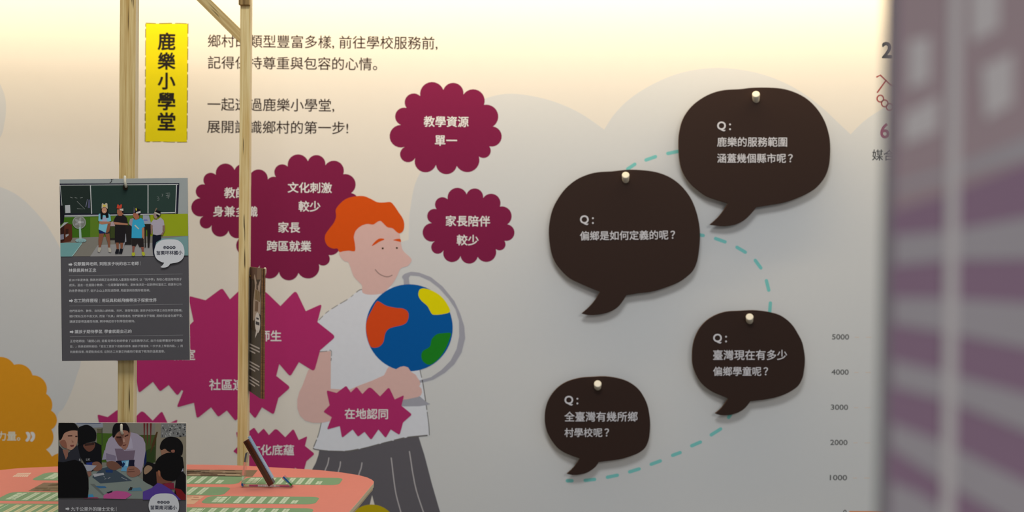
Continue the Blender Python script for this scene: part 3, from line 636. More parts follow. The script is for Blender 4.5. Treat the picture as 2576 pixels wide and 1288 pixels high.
# first child: long hair, pale blue top
cp(ph, c1, q2([(240, 700), (345, 705), (300, 880), (275, 985), (235, 985), (228, 850)]), SK2, 17); cp(ph, c1, q2([(360, 700), (450, 700), (468, 860), (462, 990), (428, 990), (415, 880)]), SK2, 17)
cp(ph, c1, q2([(225, 985), (280, 985), (285, 1020), (255, 1085), (215, 1070), (215, 1030)]), ci((176, 170, 156)), 18); cp(ph, c1, q2([(425, 990), (470, 990), (492, 1060), (480, 1085), (435, 1075)]), ci((180, 174, 160)), 18)
cp(ph, c1, q2([(235, 625), (355, 640), (380, 700), (250, 706)]), ci((24, 40, 92)), 18); cp(ph, c1, q2([(360, 640), (455, 620), (455, 700), (380, 712)]), ci((54, 44, 50)), 18)
cp(ph, c1, q2([(235, 310), (300, 290), (420, 290), (470, 330), (485, 450), (415, 470), (415, 560), (380, 690), (232, 620), (250, 470), (228, 440)]), ci((118, 184, 204)), 19)
cp(ph, c1, q2([(310, 380), (400, 360), (410, 470), (300, 470)]), ci((160, 165, 190)), 20)
cp(ph, c1, q2([(245, 455), (300, 460), (470, 465), (480, 500), (300, 520), (250, 505)]), SK, 21); cp(ph, c1, q2([(420, 500), (480, 490), (450, 660), (395, 700), (380, 680)]), SK2, 20)
cp(ph, c1, q2([(285, 190), (420, 180), (430, 300), (440, 380), (390, 395), (370, 330), (320, 330), (310, 420), (275, 415), (270, 300)]), HR, 21)
cp(ph, c1, q2(circ(350, 235, 52, 60)), ci((190, 138, 112)), 22); cp(ph, c1, q2(circ(352, 262, 20, 8)), ci((215, 180, 165)), 23)
cp(ph, c1, q2([(295, 200), (298, 110), (320, 85), (345, 120), (385, 85), (412, 100), (420, 205), (370, 170), (330, 170)]), ci((186, 176, 150)), 23); cp(ph, c1, q2([(320, 130), (350, 120), (385, 135), (370, 165), (330, 165)]), ci((205, 180, 70)), 24)
# second child: black top
cp(ph, c1, q2([(580, 870), (640, 880), (640, 1020), (600, 1020)]), SK2, 17); cp(ph, c1, q2([(670, 890), (730, 890), (725, 1010), (680, 1010)]), SK2, 17)
cp(ph, c1, q2([(590, 1020), (645, 1020), (640, 1110), (575, 1118), (565, 1090)]), ci((26, 26, 32)), 18); cp(ph, c1, q2([(670, 1005), (730, 1020), (705, 1115), (640, 1110)]), ci((26, 26, 32)), 18)
cp(ph, c1, q2([(600, 340), (740, 325), (800, 380), (835, 530), (770, 530), (775, 760), (760, 890), (565, 885), (560, 720), (575, 500), (530, 470), (560, 390)]), ci((32, 28, 30)), 19)
cp(ph, c1, q2([(745, 800), (785, 700), (795, 870), (770, 880), (735, 1000), (715, 1020), (740, 880)]), ci((150, 150, 156)), 18)
cp(ph, c1, q2([(540, 470), (650, 480), (830, 505), (820, 535), (640, 525), (560, 520)]), SK, 21)
cp(ph, c1, q2([(610, 215), (735, 215), (738, 290), (700, 350), (640, 345), (605, 290)]), ci((158, 100, 74)), 21); cp(ph, c1, q2([(655, 215), (738, 220), (740, 285), (715, 290), (700, 240)]), HR, 22)
cp(ph, c1, q2([(660, 205), (735, 200), (735, 250), (665, 235)]), ci((190, 184, 176)), 23); cp(ph, c1, q2([(600, 195), (615, 115), (640, 120), (660, 145), (685, 112), (710, 120), (700, 190), (660, 205)]), ci((190, 66, 48)), 24)
# third child: bright blue top, black shorts
cp(ph, c1, q2([(915, 960), (970, 960), (945, 1090), (918, 1090)]), ci((140, 84, 70)), 17); cp(ph, c1, q2([(1090, 970), (1150, 970), (1145, 1080), (1115, 1080)]), ci((140, 84, 70)), 17)
cp(ph, c1, q2([(905, 1090), (965, 1085), (975, 1140), (945, 1160), (902, 1150)]), ci((176, 178, 50)), 18); cp(ph, c1, q2([(1110, 1075), (1160, 1080), (1175, 1140), (1140, 1158), (1105, 1130)]), ci((176, 178, 50)), 18)
cp(ph, c1, q2([(905, 795), (1140, 800), (1150, 975), (1060, 975), (1020, 900), (975, 965), (905, 950)]), ci((40, 34, 34)), 18)
cp(ph, c1, q2([(1110, 580), (1160, 580), (1160, 790), (1140, 820), (1112, 770)]), SK, 19); cp(ph, c1, q2([(845, 510), (870, 410), (940, 390), (950, 440), (900, 560)]), ci((150, 140, 150)), 18)
cp(ph, c1, q2([(930, 410), (1000, 430), (1090, 390), (1140, 430), (1175, 560), (1110, 595), (1110, 800), (900, 795), (905, 560)]), ci((54, 160, 196)), 20); cp(ph, c1, q2([(955, 540), (980, 530), (1060, 610), (1040, 620)]), ci((190, 190, 170)), 21)
cp(ph, c1, q2([(935, 290), (1060, 285), (1050, 400), (985, 435), (935, 360)]), ci((160, 100, 76)), 21); cp(ph, c1, q2([(965, 235), (1010, 195), (1080, 220), (1080, 320), (1040, 340), (1030, 290), (970, 290)]), HR, 22)
cp(ph, c1, q2([(990, 275), (1082, 245), (1085, 285), (1000, 305)]), ci((196, 192, 190)), 23); cp(ph, c1, q2([(980, 200), (1000, 185), (1015, 230), (990, 250)]), ci((190, 180, 60)), 24); cp(ph, c1, q2([(940, 260), (948, 160), (962, 200), (975, 265), (945, 300)]), ci((90, 82, 100)), 23)
# fourth child: white top
cp(ph, c1, q2([(1325, 725), (1500, 735), (1500, 820), (1400, 880), (1370, 990), (1340, 1150), (1322, 950)]), ci((24, 26, 40)), 17)
cp(ph, c1, q2([(1345, 420), (1410, 430), (1490, 380), (1550, 440), (1565, 540), (1530, 560), (1530, 720), (1410, 740), (1330, 720), (1325, 560), (1285, 500)]), ci((168, 160, 172)), 19)
cp(ph, c1, q2([(1525, 545), (1575, 535), (1575, 640), (1530, 745), (1490, 730), (1545, 650)]), ci((132, 104, 94)), 20); cp(ph, c1, q2([(1285, 520), (1330, 540), (1310, 720), (1290, 700)]), ci((140, 110, 96)), 20)
cp(ph, c1, q2([(1350, 290), (1430, 300), (1420, 400), (1370, 400), (1345, 340)]), ci((150, 128, 122)), 21); cp(ph, c1, q2([(1355, 255), (1420, 240), (1490, 250), (1490, 330), (1440, 375), (1400, 340), (1410, 300)]), HR, 22)
cp(ph, c1, q2([(1360, 260), (1485, 310), (1475, 340), (1365, 290)]), ci((180, 176, 160)), 23); cp(ph, c1, q2([(1370, 240), (1400, 185), (1425, 195), (1385, 260)]), ci((120, 100, 80)), 23)
part(ph, 'printed_photograph', card1)
bubble_label(c1, card1, (380, 590, 14.31), '苗栗坪林國小', (190, 1130), 655, 492, 467, 111, 55)
hx, hy = c1.hit(317, 471)
part(Art(c1, 0.00008).uv([(hx+.0042*math.cos(i*.4189), hy+.0050*math.sin(i*.4189)) for i in range(15)], mat((48, 38, 26)), 33), 'eyelet_hole', card1)
t = cart(c1)
def rows(t, L, bold):
    for s, x0, x1, y in L: part(cart(c1).text(s, x0, x1, y, CT, 2, bold, -0.004), 'lettering', card1)
for x, y in ((172.5, 665.5), (174, 756.5), (175.5, 835)): arrow(t, x, y, CT)
rows(t, [('從獸醫與老師,到陪孩子玩的志工老師', 185, 349, 663.5), ('林佩佩與林正忠', 173, 242, 680), ('志工陪伴歷程', 186, 246, 756), ('用玩具和紙飛機帶孩子探索世界', 256, 394, 755.5), ('讓孩子期待學習,學會就是自己的', 188, 331, 834)], 0.014)
for x, y in ((353.5, 662.5), (251, 757)): t.line([(x, y-5), (x, y+5)], 0.8, ci((150, 150, 152)), 2, cap=False)
for y in (692.5, 768.5, 846): t.line([(173+(y-692)*.018, y+1), (459+(y-692)*.01, y-3)], 0.7, ci((150, 150, 152)), 2, cap=False)
rows(t, [('自2017年退休後,佩佩老師與正忠老師走入臺灣各地鄉村,以「玩中學」為核心理念陪伴孩子', 174, 457, 703.5), ('成長。過去一位是國小教師、一位是獸醫學教授。退休後決定一起到學校當志工,把課本以外', 174, 457, 716.5), ('的世界帶給孩子,從汐止山上到澎湖西嶼,用創意與熱情穿梭島嶼。', 174, 378, 731),
         ('他們將寫作、數學、自然融入紙飛機、天秤、美勞等活動,讓孩子在玩中建立自信與學習動機。', 174.5, 459, 781.5), ('鄉村常缺乏的不是文具,而是「玩具」與情感連結,他們觀察孩子情緒,用絨毛娃娃化解不安,', 174.5, 459, 795), ('讓課堂變得溫暖而有趣,期待喚起孩子對學習的期待。', 175, 340, 808.5),
         ('正忠老師說:「最開心的,是看見學校老師學會了這套教學方式,自己也能帶著孩子快樂學', 176, 459.5, 857.5), ('習。」佩佩老師則相信:「當志工要放下成績的標準,讓孩子慢慢來,一步步走上學習的路。」用', 176, 459.5, 871), ('玩啟動探索,用愛點亮成長,這對志工夫妻正持續用行動寫下教育的溫柔篇章。', 176, 415, 884.5)], 0.0)
part(t, 'rules_and_arrows', card1)

# lower card: teacher and pupils round a work table
c2 = card_frame((-0.6262, -1.3453, 0.9052), (0, -0.0060, -0.012))
card2 = card(c2, 'lower grey photo card with a man in a pale shirt among pupils')
z2 = zoom(130, 1040, 5.195); zb2 = zoom(250, 1050, 7.153); za2 = zoom(140, 1050, 6.135); zc2 = zoom(360, 1050, 5.415)
ph = cart(c2)
l = c2.hit(150, 1253)[1]; r = c2.hit(470, 1258)[1]
ph.uv([(-.1048, .1483), (.1048, .1483), (.1048, r), (-.1048, l)], ci((128, 126, 116)), 1)
def D(pts, c, layer, z=z2, sm=0): ph.uv([(u, max(min(v, .1482), l if u < 0 else r)) for u, v in clipx(c2, smooth(z(pts), sm) if sm else z(pts))], ci(c), layer)
D([(300, 95), (670, 95), (670, 180), (380, 195)], (140, 146, 156), 2); D([(330, 122), (640, 126), (640, 134), (330, 130)], (80, 92, 120), 3)
D([(590, 200), (660, 200), (660, 260), (600, 260)], (96, 92, 70), 2)
D([(590, 255), (810, 262), (760, 640), (590, 640)], (70, 100, 34), 2); D([(654, 190), (664, 190), (664, 420), (654, 420)], (60, 66, 50), 3)
D([(1040, 280), (1370, 280), (1360, 640), (1240, 660)], (70, 84, 44), 2); D([(1200, 500), (1350, 430), (1340, 640), (1220, 700)], (50, 66, 34), 3)
for x in (1200, 1240, 1285): D([(x, 115), (x+24, 115), (x+10, 420), (x-12+20, 420)], (108, 44, 44), 3)
D([(1370, 240), (1390, 240), (1350, 400), (1290, 520), (1310, 400)], (78, 56, 32), 4)
D([(1350, 115), (1800, 118), (1790, 760), (1340, 640)], (138, 130, 112), 2)
D([(1432, 122), (1795, 122), (1785, 300), (1425, 318)], (122, 122, 120), 4)
rnd = random.Random(5)
for i in range(70):
    x = rnd.uniform(1435, 1760); y = rnd.uniform(130, 290); w_ = rnd.uniform(6, 26); h_ = rnd.uniform(6, 26)
    D([(x, y), (x+w_, y), (x+w_, y+h_), (x, y+h_)], rnd.choice([(50, 50, 52), (70, 70, 72), (165, 165, 162), (150, 150, 150)]), 5 + i % 3)
D([(490, 780), (700, 690), (900, 720), (1100, 800), (1330, 960), (1400, 1010), (1300, 1115), (480, 1108)], (126, 136, 130), 8)
D([(530, 830), (650, 720), (760, 690), (850, 745), (1055, 880), (640, 915)], (66, 78, 88), 9); D([(505, 920), (560, 920), (690, 1060), (670, 1070)], (104, 110, 106), 9)
D([(540, 790), (680, 775), (690, 800), (560, 828)], (170, 172, 176), 10); D([(705, 735), (800, 738), (800, 772), (708, 770)], (36, 62, 110), 10)
for p in ([(690, 860), (710, 850)], [(735, 850), (765, 838)], [(680, 820), (695, 835)], [(910, 835), (985, 870)]): ph.line(z2(p), 1.0, ci((165, 168, 172)), 10)
D([(570, 945), (700, 950), (720, 970), (620, 975)], (56, 106, 150), 10); D([(480, 1060), (540, 1055), (555, 1090), (480, 1095)], (66, 140, 180), 10); D([(1000, 980), (1160, 965), (1190, 1010), (1010, 1015)], (90, 130, 150), 10)
D([(1030, 960), (1060, 965), (1050, 1000), (1000, 1010)], (46, 44, 44), 11)
# man in the pale shirt
D([(690, 480), (740, 490), (720, 600), (660, 605)], (150, 145, 165), 8); D([(1210, 480), (1240, 500), (1240, 690), (1210, 720)], (26, 36, 80), 8)
D([(840, 600), (1090, 600), (1085, 690), (850, 680)], (26, 26, 48), 9)
D([(130, 790), (100, 620), (125, 480), (170, 380), (245, 320), (400, 420), (560, 265), (680, 290), (790, 370), (830, 470), (835, 600), (800, 820), (760, 980), (735, 1020), (640, 920), (630, 830), (640, 760), (310, 780), (290, 800), (190, 800)], (160, 150, 168), 10, zb2)
D([(280, 560), (420, 560), (450, 600), (650, 590), (620, 760), (330, 780)], (114, 98, 114), 11, zb2)
D([(120, 640), (300, 690), (300, 780), (130, 770)], (126, 116, 136), 11, zb2)
D([(320, 460), (440, 580), (610, 560), (590, 400), (545, 300), (520, 540), (400, 560)], (172, 164, 182), 12, zb2)
D([(280, 340), (400, 230), (545, 240), (560, 320), (530, 480), (470, 580), (390, 530), (310, 430)], (152, 108, 92), 13, zb2, 4)
D([(290, 380), (320, 330), (400, 370), (430, 460), (380, 520), (310, 430)], (112, 72, 60), 14, zb2, 3)
D([(305, 345), (395, 340), (405, 370), (320, 372)], (62, 38, 32), 15, zb2); D([(455, 330), (525, 300), (525, 325), (465, 350)], (70, 44, 38), 15, zb2)
D([(425, 370), (455, 380), (470, 440), (430, 445)], (180, 140, 124), 15, zb2); D([(420, 500), (490, 480), (480, 500), (430, 515)], (96, 50, 48), 15, zb2)
D([(245, 350), (240, 220), (270, 130), (340, 90), (430, 80), (500, 120), (545, 210), (540, 290), (510, 240), (400, 225), (330, 260), (300, 300), (280, 345)], (24, 22, 24), 16, zb2, 3)
D([(140, 800), (280, 790), (390, 880), (350, 920), (270, 950), (160, 900)], (116, 80, 66), 12, zb2, 3)
D([(400, 780), (540, 765), (520, 900), (500, 970), (390, 960), (430, 860)], (96, 158, 196), 13, zb2); D([(430, 800), (470, 830), (430, 900), (405, 880)], (24, 46, 86), 14, zb2); D([(480, 790), (530, 780), (515, 880), (470, 870)], (150, 196, 216), 14, zb2)
D([(520, 890), (640, 880), (740, 960), (720, 1030), (600, 1075), (510, 1030), (495, 960)], (142, 100, 84), 14, zb2, 3); D([(530, 930), (630, 920), (630, 932), (530, 942)], (96, 62, 52), 15, zb2); D([(510, 970), (640, 965), (640, 977), (510, 985)], (96, 62, 52), 15, zb2)
# boy at the left, boy in black
D([(55, 430), (180, 560), (330, 430), (380, 500), (400, 680), (40, 700)], (46, 46, 54), 10, za2); D([(110, 500), (200, 490), (190, 600), (160, 650)], (140, 98, 82), 11, za2)
D([(60, 240), (120, 250), (200, 200), (340, 210), (345, 330), (320, 430), (250, 500), (180, 480), (100, 440), (60, 360)], (176, 132, 110), 12, za2, 3); D([(70, 370), (150, 350), (180, 470), (110, 450)], (140, 92, 74), 13, za2, 3)
D([(190, 275), (260, 272), (262, 290), (195, 292)], (70, 44, 38), 14, za2); D([(305, 285), (340, 280), (340, 300), (310, 302)], (70, 44, 38), 14, za2); D([(225, 425), (290, 420), (280, 448), (240, 452)], (120, 62, 58), 14, za2); D([(250, 340), (285, 380), (255, 388)], (150, 104, 86), 14, za2)
D([(55, 330), (55, 50), (150, 45), (240, 60), (320, 110), (350, 190), (240, 200), (140, 240), (95, 330)], (20, 18, 18), 15, za2, 3)
D([(340, 420), (430, 400), (620, 380), (710, 430), (715, 740), (560, 830), (480, 760), (380, 600)], (22, 22, 26), 11, za2, 0)
D([(430, 420), (600, 390), (600, 470), (540, 525), (480, 510)], (106, 68, 56), 12, za2, 3); D([(450, 410), (600, 385), (600, 420), (455, 440)], (58, 40, 36), 13, za2)
D([(350, 170), (420, 125), (500, 115), (580, 160), (630, 240), (620, 350), (560, 375), (430, 400), (360, 430), (345, 300)], (20, 19, 20), 14, za2, 3)
for x0, x1, s_ in ((362, 388, 'R'), (470, 535, 'LIK')): ph.text(s_, 140+x0/6.135, 140+x1/6.135, 1050+(655 if x0 < 400 else 650)/6.135, ci((160, 160, 162)), 15, 0.01)
D([(470, 700), (570, 685), (575, 755), (500, 745)], (34, 50, 120), 13, za2); D([(570, 700), (655, 680), (720, 740), (700, 810), (600, 820), (575, 760)], (130, 90, 74), 14, za2, 3)
D([(440, 725), (640, 740), (560, 820), (490, 830)], (156, 158, 170), 15, za2); D([(490, 835), (550, 830), (560, 880), (520, 920), (500, 880)], (140, 100, 86), 14, za2)
D([(40, 680), (120, 690), (300, 650), (420, 700), (470, 800), (510, 940), (515, 1100), (500, 1240), (40, 1240)], (18, 17, 18), 16, za2)
# pupils at the right, seen from behind
D([(0, 690), (60, 600), (190, 640), (230, 850), (180, 950), (60, 900), (0, 860)], (24, 22, 24), 9, zc2); D([(20, 690), (70, 650), (130, 690), (50, 770), (15, 760)], (150, 122, 98), 10, zc2, 3)
D([(235, 430), (350, 420), (440, 440), (440, 520), (260, 530)], (150, 110, 88), 10, zc2, 0); D([(230, 400), (260, 320), (330, 270), (400, 262), (480, 285), (535, 350), (545, 430), (520, 520), (400, 480), (340, 460), (300, 425), (250, 445)], (22, 20, 20), 11, zc2, 3)
D([(385, 445), (430, 440), (430, 475), (390, 475)], (140, 92, 76), 12, zc2, 3)
D([(480, 520), (540, 540), (560, 680), (550, 740), (600, 790), (598, 1122), (420, 1122)], (24, 22, 24), 11, zc2)
D([(485, 710), (548, 690), (550, 730), (490, 745)], (170, 170, 186), 12, zc2)
D([(430, 960), (520, 980), (590, 1060), (590, 1122), (480, 1122)], (120, 30, 34), 12, zc2); D([(260, 900), (420, 890), (430, 980), (350, 970)], (130, 38, 60), 13, zc2)
D([(180, 740), (260, 720), (400, 880), (260, 910), (190, 890)], (120, 76, 58), 13, zc2); D([(175, 720), (170, 620), (220, 540), (320, 485), (420, 480), (520, 530), (555, 640), (520, 740), (430, 860), (300, 850), (250, 800), (220, 720)], (20, 18, 19), 14, zc2, 3)
D([(205, 725), (235, 730), (235, 800), (215, 790)], (150, 96, 72), 15, zc2, 3)
D([(0, 1010), (120, 960), (200, 890), (260, 905), (380, 980), (520, 1122), (0, 1118)], (86, 62, 146), 15, zc2)
D([(680, 1070), (750, 1030), (850, 1010), (980, 1020), (1050, 1060), (970, 1116), (680, 1112)], (186, 84, 142), 14)
D([(720, 1030), (800, 1005), (790, 1030), (740, 1045)], (32, 32, 48), 15); D([(420, 1098), (600, 1092), (620, 1110), (420, 1108)], (150, 60, 96), 14)
part(ph, 'printed_photograph', card2)
bubble_label(c2, card2, (365.8, 1229, 14.2), '苗栗南河國小', (176, 1120), 680, 475, 490, 112, 54)
t = cart(c2); arrow(t, 165, 1280, CT); t.text('九千公里外的瑞士文化', 178.5, 288, 1280.5, CT, 2, 0.014); t.line([(292.5, 1275), (292.5, 1286)], 0.8, CT, 2, cap=False)
part(t, 'lettering', card2)

# card hung at the side of the rear post, seen almost edge-on, with a second card behind it
ang = math.radians(90-23)
xs = x2b + 0.008; ys = yp2 - 0.004
XD = Vector((math.sin(math.radians(24)), -math.cos(math.radians(24)), 0))     # reader's right = towards the room
zt = f2.hit(645, 671)[1]; zbm = f2.hit(645, 1000)[1]
zc_ = (zt+zbm)/2
HX = 0.030
c3 = Frame(Vector((xs, ys, zc_)) + XD*0.006, XD, (0, 0, 1))
KR = ci((120, 88, 56))
card3 = card(c3, 'narrow-looking photo card hung edge-on at the side of the rear post', th=0.004, edge=KRAFT, face=ci((62, 60, 60)), low=.137)
ph = cart(c3)
ph.uv([(-.1045, .006), (.1045, .006), (.1045, .148), (-.1045, .148)], ci((50, 38, 34)), 1)
ph.uv([(-.1045, .118), (.1045, .124), (.1045, .148), (-.1045, .148)], ci((92, 66, 58)), 2)
ph.uv([(.055, .122), (.1045, .124), (.1045, .1475), (.06, .147)], ci((120, 100, 84)), 3)
ph.uv([(-.052, .124), (-.02, .122), (-.02, .130), (-.052, .131)], ci((128, 118, 112)), 3)
ph.uv([(.014, .030), (.024, .028), (.034, .034), (.060, .050), (.098, .046), (.100, .075), (.092, .100), (.100, .124), (.085, .118), (.070, .108), (.052, .116), (.030, .134), (.022, .128), (.034, .108), (.026, .092), (.016, .070)], ci((168, 156, 146)), 3)
ph.uv([(.030, .078), (.092, .074), (.094, .096), (.034, .100)], ci((104, 84, 46)), 4)
for i in range(3): ph.uv([(.032+i*.022, .076), (.042+i*.022, .076), (.044+i*.022, .100), (.034+i*.022, .100)], ci((150, 136, 112)), 5)
ph.uv([(.034, .050), (.070, .052), (.074, .074), (.040, .074)], ci((112, 92, 76)), 4)
ph.uv([(.050, .100), (.072, .098), (.062, .116), (.050, .112)], ci((70, 56, 52)), 4)
ph.uv([(-.010, .010), (-.002, .010), (.006, .118), (-.004, .120)], ci((86, 74, 68)), 4)
ph.uv([(-.052, -.13), (-.044, -.13), (-.044, .118), (-.052, .118)], ci((104, 98, 94)), 4)
part(ph, 'printed_photograph', card3)
lb = cart(c3)
lb.uv([(.068+.030*math.cos(a_), .027+.023*math.sin(a_)) for a_ in (2*math.pi*i/24 for i in range(24))], CWH, 6)
lb.uv([(.052, .010), (.072, .006), (.040, -.010)], CWH, 6)
lb.uv([(.054, .034), (.082, .034), (.082, .038), (.054, .038)], CDK, 7); lb.uv([(.047, .022), (.090, .022), (.090, .029), (.047, .029)], CDK, 7)
part(lb, 'speech_label', card3)
tx = cart(c3); rnd = random.Random(3)
for y0, n in ((-.030, 3), (-.070, 3), (-.104, 3)):
    for i in range(n):
        x = -.088; yy = y0-i*.0075
        while x < (.088 if i < n-1 else .04):
            w_ = rnd.uniform(.002, .005); tx.uv([(x, yy), (x+w_, yy), (x+w_, yy+.0032), (x, yy+.0032)], CT, 2); x += w_+.0012
part(tx, 'lettering', card3)
c4 = Frame(c3.O - c3.N*0.0050 + Vector((0, 0, -0.001)), XD, (0, 0, 1))
card4 = card(c4, 'brown-edged card hanging directly behind the edge-on photo card', th=0.004, edge=KRAFT, face=ci((62, 60, 60)), low=.137)
# hook for them, screwed into the side of the rear post
hz = f2.hit(664, 684)[1]
A = Vector((1, 0, 0)); b = Vector((x2b, yp2+0.008, hz-0.010))
bm = bmesh.new(); tube(bm, [b-A*.004, b+A*.012], 0.0026, 12); bmesh.ops.translate(bm, verts=bm.verts, vec=-frame.location); h3 = mesh_obj('hook', bm, BRASS, frame, True)
xe = f2.hit(664.5, 684)[0]
bm = bmesh.new(); tube(bm, [b+A*.010, Vector((xe-.006, b.y, b.z)), Vector((xe-.001, b.y, b.z+.003)), Vector((xe, b.y, b.z+.008)), Vector((xe, b.y, b.z+.017))], 0.0030, 12); bmesh.ops.translate(bm, verts=bm.verts, vec=-frame.location); mesh_obj('hook_arm', bm, HOOKM, h3, True)

# ------------------------------------------------------------------ table
TZ = 0.866
T = Frame((0, 0, TZ), (1, 0, 0), (0, 1, 0))
edge_px = [(0, 1182.5), (36, 1178.7), (77, 1176), (115, 1174.6), (143, 1173.4), (250, 1170), (360, 1168.3), (472, 1168.6), (540, 1169.2), (598, 1170.5), (677, 1175), (767, 1180), (810, 1183), (862, 1188.6), (902, 1195), (923, 1200.5), (935, 1206), (940.5, 1210.5), (940, 1216), (934, 1222.5), (918.7, 1241), (902, 1261), (878, 1288)]
far = T.hits(edge_px)
near = [(far[-1][0]-.006, -1.20), (far[-1][0]-.02, -1.235), (far[-1][0]-.06, -1.262), (-0.75, -1.27), (-1.10, -1.262), (-1.17, -1.24), (-1.195, -1.19), (-1.20, -1.05), (-1.19, -.90), (-1.165, -.83)]
outline = far+near
tb = empty('display_table', (-0.72, -1.0, 0)); tag(tb, 'salmon pink display table with green printed text panels', 'table')
SAL = ci((214, 133, 122), k=0.53, rough=0.55)
bm = bmesh.new(); prism(bm, [(x+.72, y+1.0) for x, y in outline], TZ-0.0085, TZ, 1)
top = mesh_obj('tabletop', bm, [SAL, mat((216, 206, 180), name='board_core')], tb, bevel=0.0006)
bm = bmesh.new()
cxo = -0.72
prism(bm, [((x+.72)*.996, (y+1.0)*.992) for x, y in outline], TZ-0.0140, TZ-0.0095, 0)
mesh_obj('under_board', bm, mat((200, 188, 160), name='under_board'), tb)
bm = bmesh.new(); box(bm, -.40, .36, -.20, .18, TZ-0.075, TZ-0.014); mesh_obj('apron', bm, PINE_X, tb, bevel=.002)
for sx, sy in ((-.38, -.18), (-.38, .15), (.33, -.18), (.33, .15)):
    bm = bmesh.new(); box(bm, sx, sx+.03, sy, sy+.03, 0, TZ-0.075); mesh_obj('leg', bm, PINE, tb, bevel=.001)
CENT[tb.name] = Vector((-.72, -1.0, -TZ))
GREEN = ci((120, 160, 124), k=0.52); MINT = ci((184, 206, 186), k=0.6); CREAM = ci((196, 194, 158), k=0.6)
zt2 = zoom(440, 1120, 3.788); zl2 = zoom(0, 1130, 3.903)
def tart(): return Art(T, 0.00012)
def inside(p, poly):
    c = False
    for i in range(len(poly)):
        (x1, y1), (x2, y2) = poly[i-1], poly[i]
        if (y1 > p[1]) != (y2 > p[1]) and p[0] < (x2-x1)*(p[1]-y1)/(y2-y1)+x1: c = not c
    return c
def panel(quad, xs_=None, head=True, lines=(), seed=0, ink2=MINT):
    """rounded green panel: quad of photo corners TL, TR, BR, BL; bold heading, rule and small columns of print"""
    uv = T.hits(quad); rnd = random.Random(seed)
    ys = [p[1] for p in uv]; yt = (uv[0][1]+uv[1][1])/2; yb = (uv[2][1]+uv[3][1])/2
    xl = (uv[0][0]+uv[3][0])/2; xr = (uv[1][0]+uv[2][0])/2; r = min(.016, (yt-yb)*.3); P = []
    for cx_, cy_, a0 in ((xr-r, yt-r, 0), (xl+r, yt-r, 90), (xl+r, yb+r, 180), (xr-r, yb+r, 270)):
        P += [(cx_+r*math.cos(math.radians(a0+k*15)), cy_+r*math.sin(math.radians(a0+k*15))) for k in range(7)]
    a = tart().uv(P, GREEN, 1)
    def column(x, w, y1, y0, rows_, big):
        for k in range(rows_):
            xx = x + w*k/rows_; ww = w/rows_*.88; y = y1
            while y > y0:
                d = rnd.uniform(.003, .0085)*(1.5 if big else 1)
                a.uv([(xx, y), (xx+ww, y), (xx+ww, max(y-d, y0)), (xx, max(y-d, y0))], ink2 if not big else MINT, 2); y -= d+(.0005 if not big else .0016)
    H = yt-yb
    for kind, px in lines:
        x = T.hit(px, (quad[0][1]+quad[3][1])/2)[0]
        if kind == 'h': column(x, .021, yt-H*.12, yb+H*.16, 2, True)
        if kind == 'r': a.uv([(x, yt-H*.08), (x+.0016, yt-H*.08), (x+.0016, yb+H*.08), (x, yb+H*.08)], MINT, 2)
        if kind == 'c': column(x, .0115, yt-H*.08, yb+H*.08, 2, False)
        if kind == 's': column(x, .0115, yt-H*.5, yb+H*.08, 2, False)
    o = a.build('printed_panel', top, CENT[tb.name])
    return o
def Q(z, pts): return z(pts)
panel(Q(zt2, [(-120, 286), (655, 300), (615, 372), (-190, 368)]), lines=[('c', x) for x in (420, 446, 473, 500, 527)]+[('s', 553)], seed=1)
panel(Q(zt2, [(672, 302), (1612, 314), (1555, 380), (635, 374)]), lines=[('h', 624), ('r', 652)]+[('c', x) for x in (676, 701, 726, 750, 774)]+[('s', 800)], seed=2)
panel(Q(zt2, [(-200, 392), (535, 402), (468, 474), (-280, 478)]), lines=[('c', x) for x in (390, 418, 446, 474, 503)], seed=3)
panel(Q(zt2, [(310, 484), (1395, 492), (1325, 562), (240, 558)]), lines=[('h', 538), ('r', 571)]+[('c', x) for x in (594, 623, 651, 680, 709)]+[('s', 738)], seed=4)
panel(Q(zt2, [(-100, 588), (1345, 604), (1255, 690), (-220, 690)]), lines=[('h', 473), ('r', 503)]+[('c', x) for x in (521, 551, 583, 615, 647, 680, 708)], seed=5)
panel(Q(zl2, [(400, 230), (900, 228), (870, 308), (335, 308)]), lines=[('h', 121), ('r', 160)], seed=6)
panel(Q(zl2, [(75, 420), (950, 425), (920, 522), (-15, 500)]), lines=[('h', 30), ('r', 55)]+[('c', x) for x in (73, 100, 128, 155)], seed=7)
panel(Q(zl2, [(-220, 528), (990, 545), (960, 680), (-320, 660)]), lines=[('r', -5)]+[('c', x) for x in (-90, -60, -30, 18, 45, 72, 100, 128, 155)], seed=8, ink2=CREAM)
def strip(z, pts, m, name, lines=0, seed=0, cols=None):
    a = tart().poly(z(pts), m, 1); rnd = random.Random(seed); cols = cols or [(150, 135, 112), (104, 90, 72), (176, 164, 142), (88, 74, 60)]
    (tl, tr, br, bl) = z(pts)
    for i in range(lines):
        u, v = rnd.random()*.8, rnd.random()*.85; w_ = rnd.uniform(.08, .22); h_ = rnd.uniform(.04, .12)
        def at(u, v):
            t0 = (tl[0]+(tr[0]-tl[0])*u, tl[1]+(tr[1]-tl[1])*u); b0 = (bl[0]+(br[0]-bl[0])*u, bl[1]+(br[1]-bl[1])*u); return (t0[0]+(b0[0]-t0[0])*v, t0[1]+(b0[1]-t0[1])*v)
        a.poly([at(u, v), at(u+w_, v), at(u+w_, v+h_), at(u, v+h_)], ci(rnd.choice(cols), k=0.56), 2 + i % 3)
    return a.build(name, top, CENT[tb.name])
BR = ci((122, 106, 86), k=0.56)
strip(zt2, [(-300, 228), (788, 238), (738, 300), (-380, 288)], BR, 'printed_photograph', 60, 1)
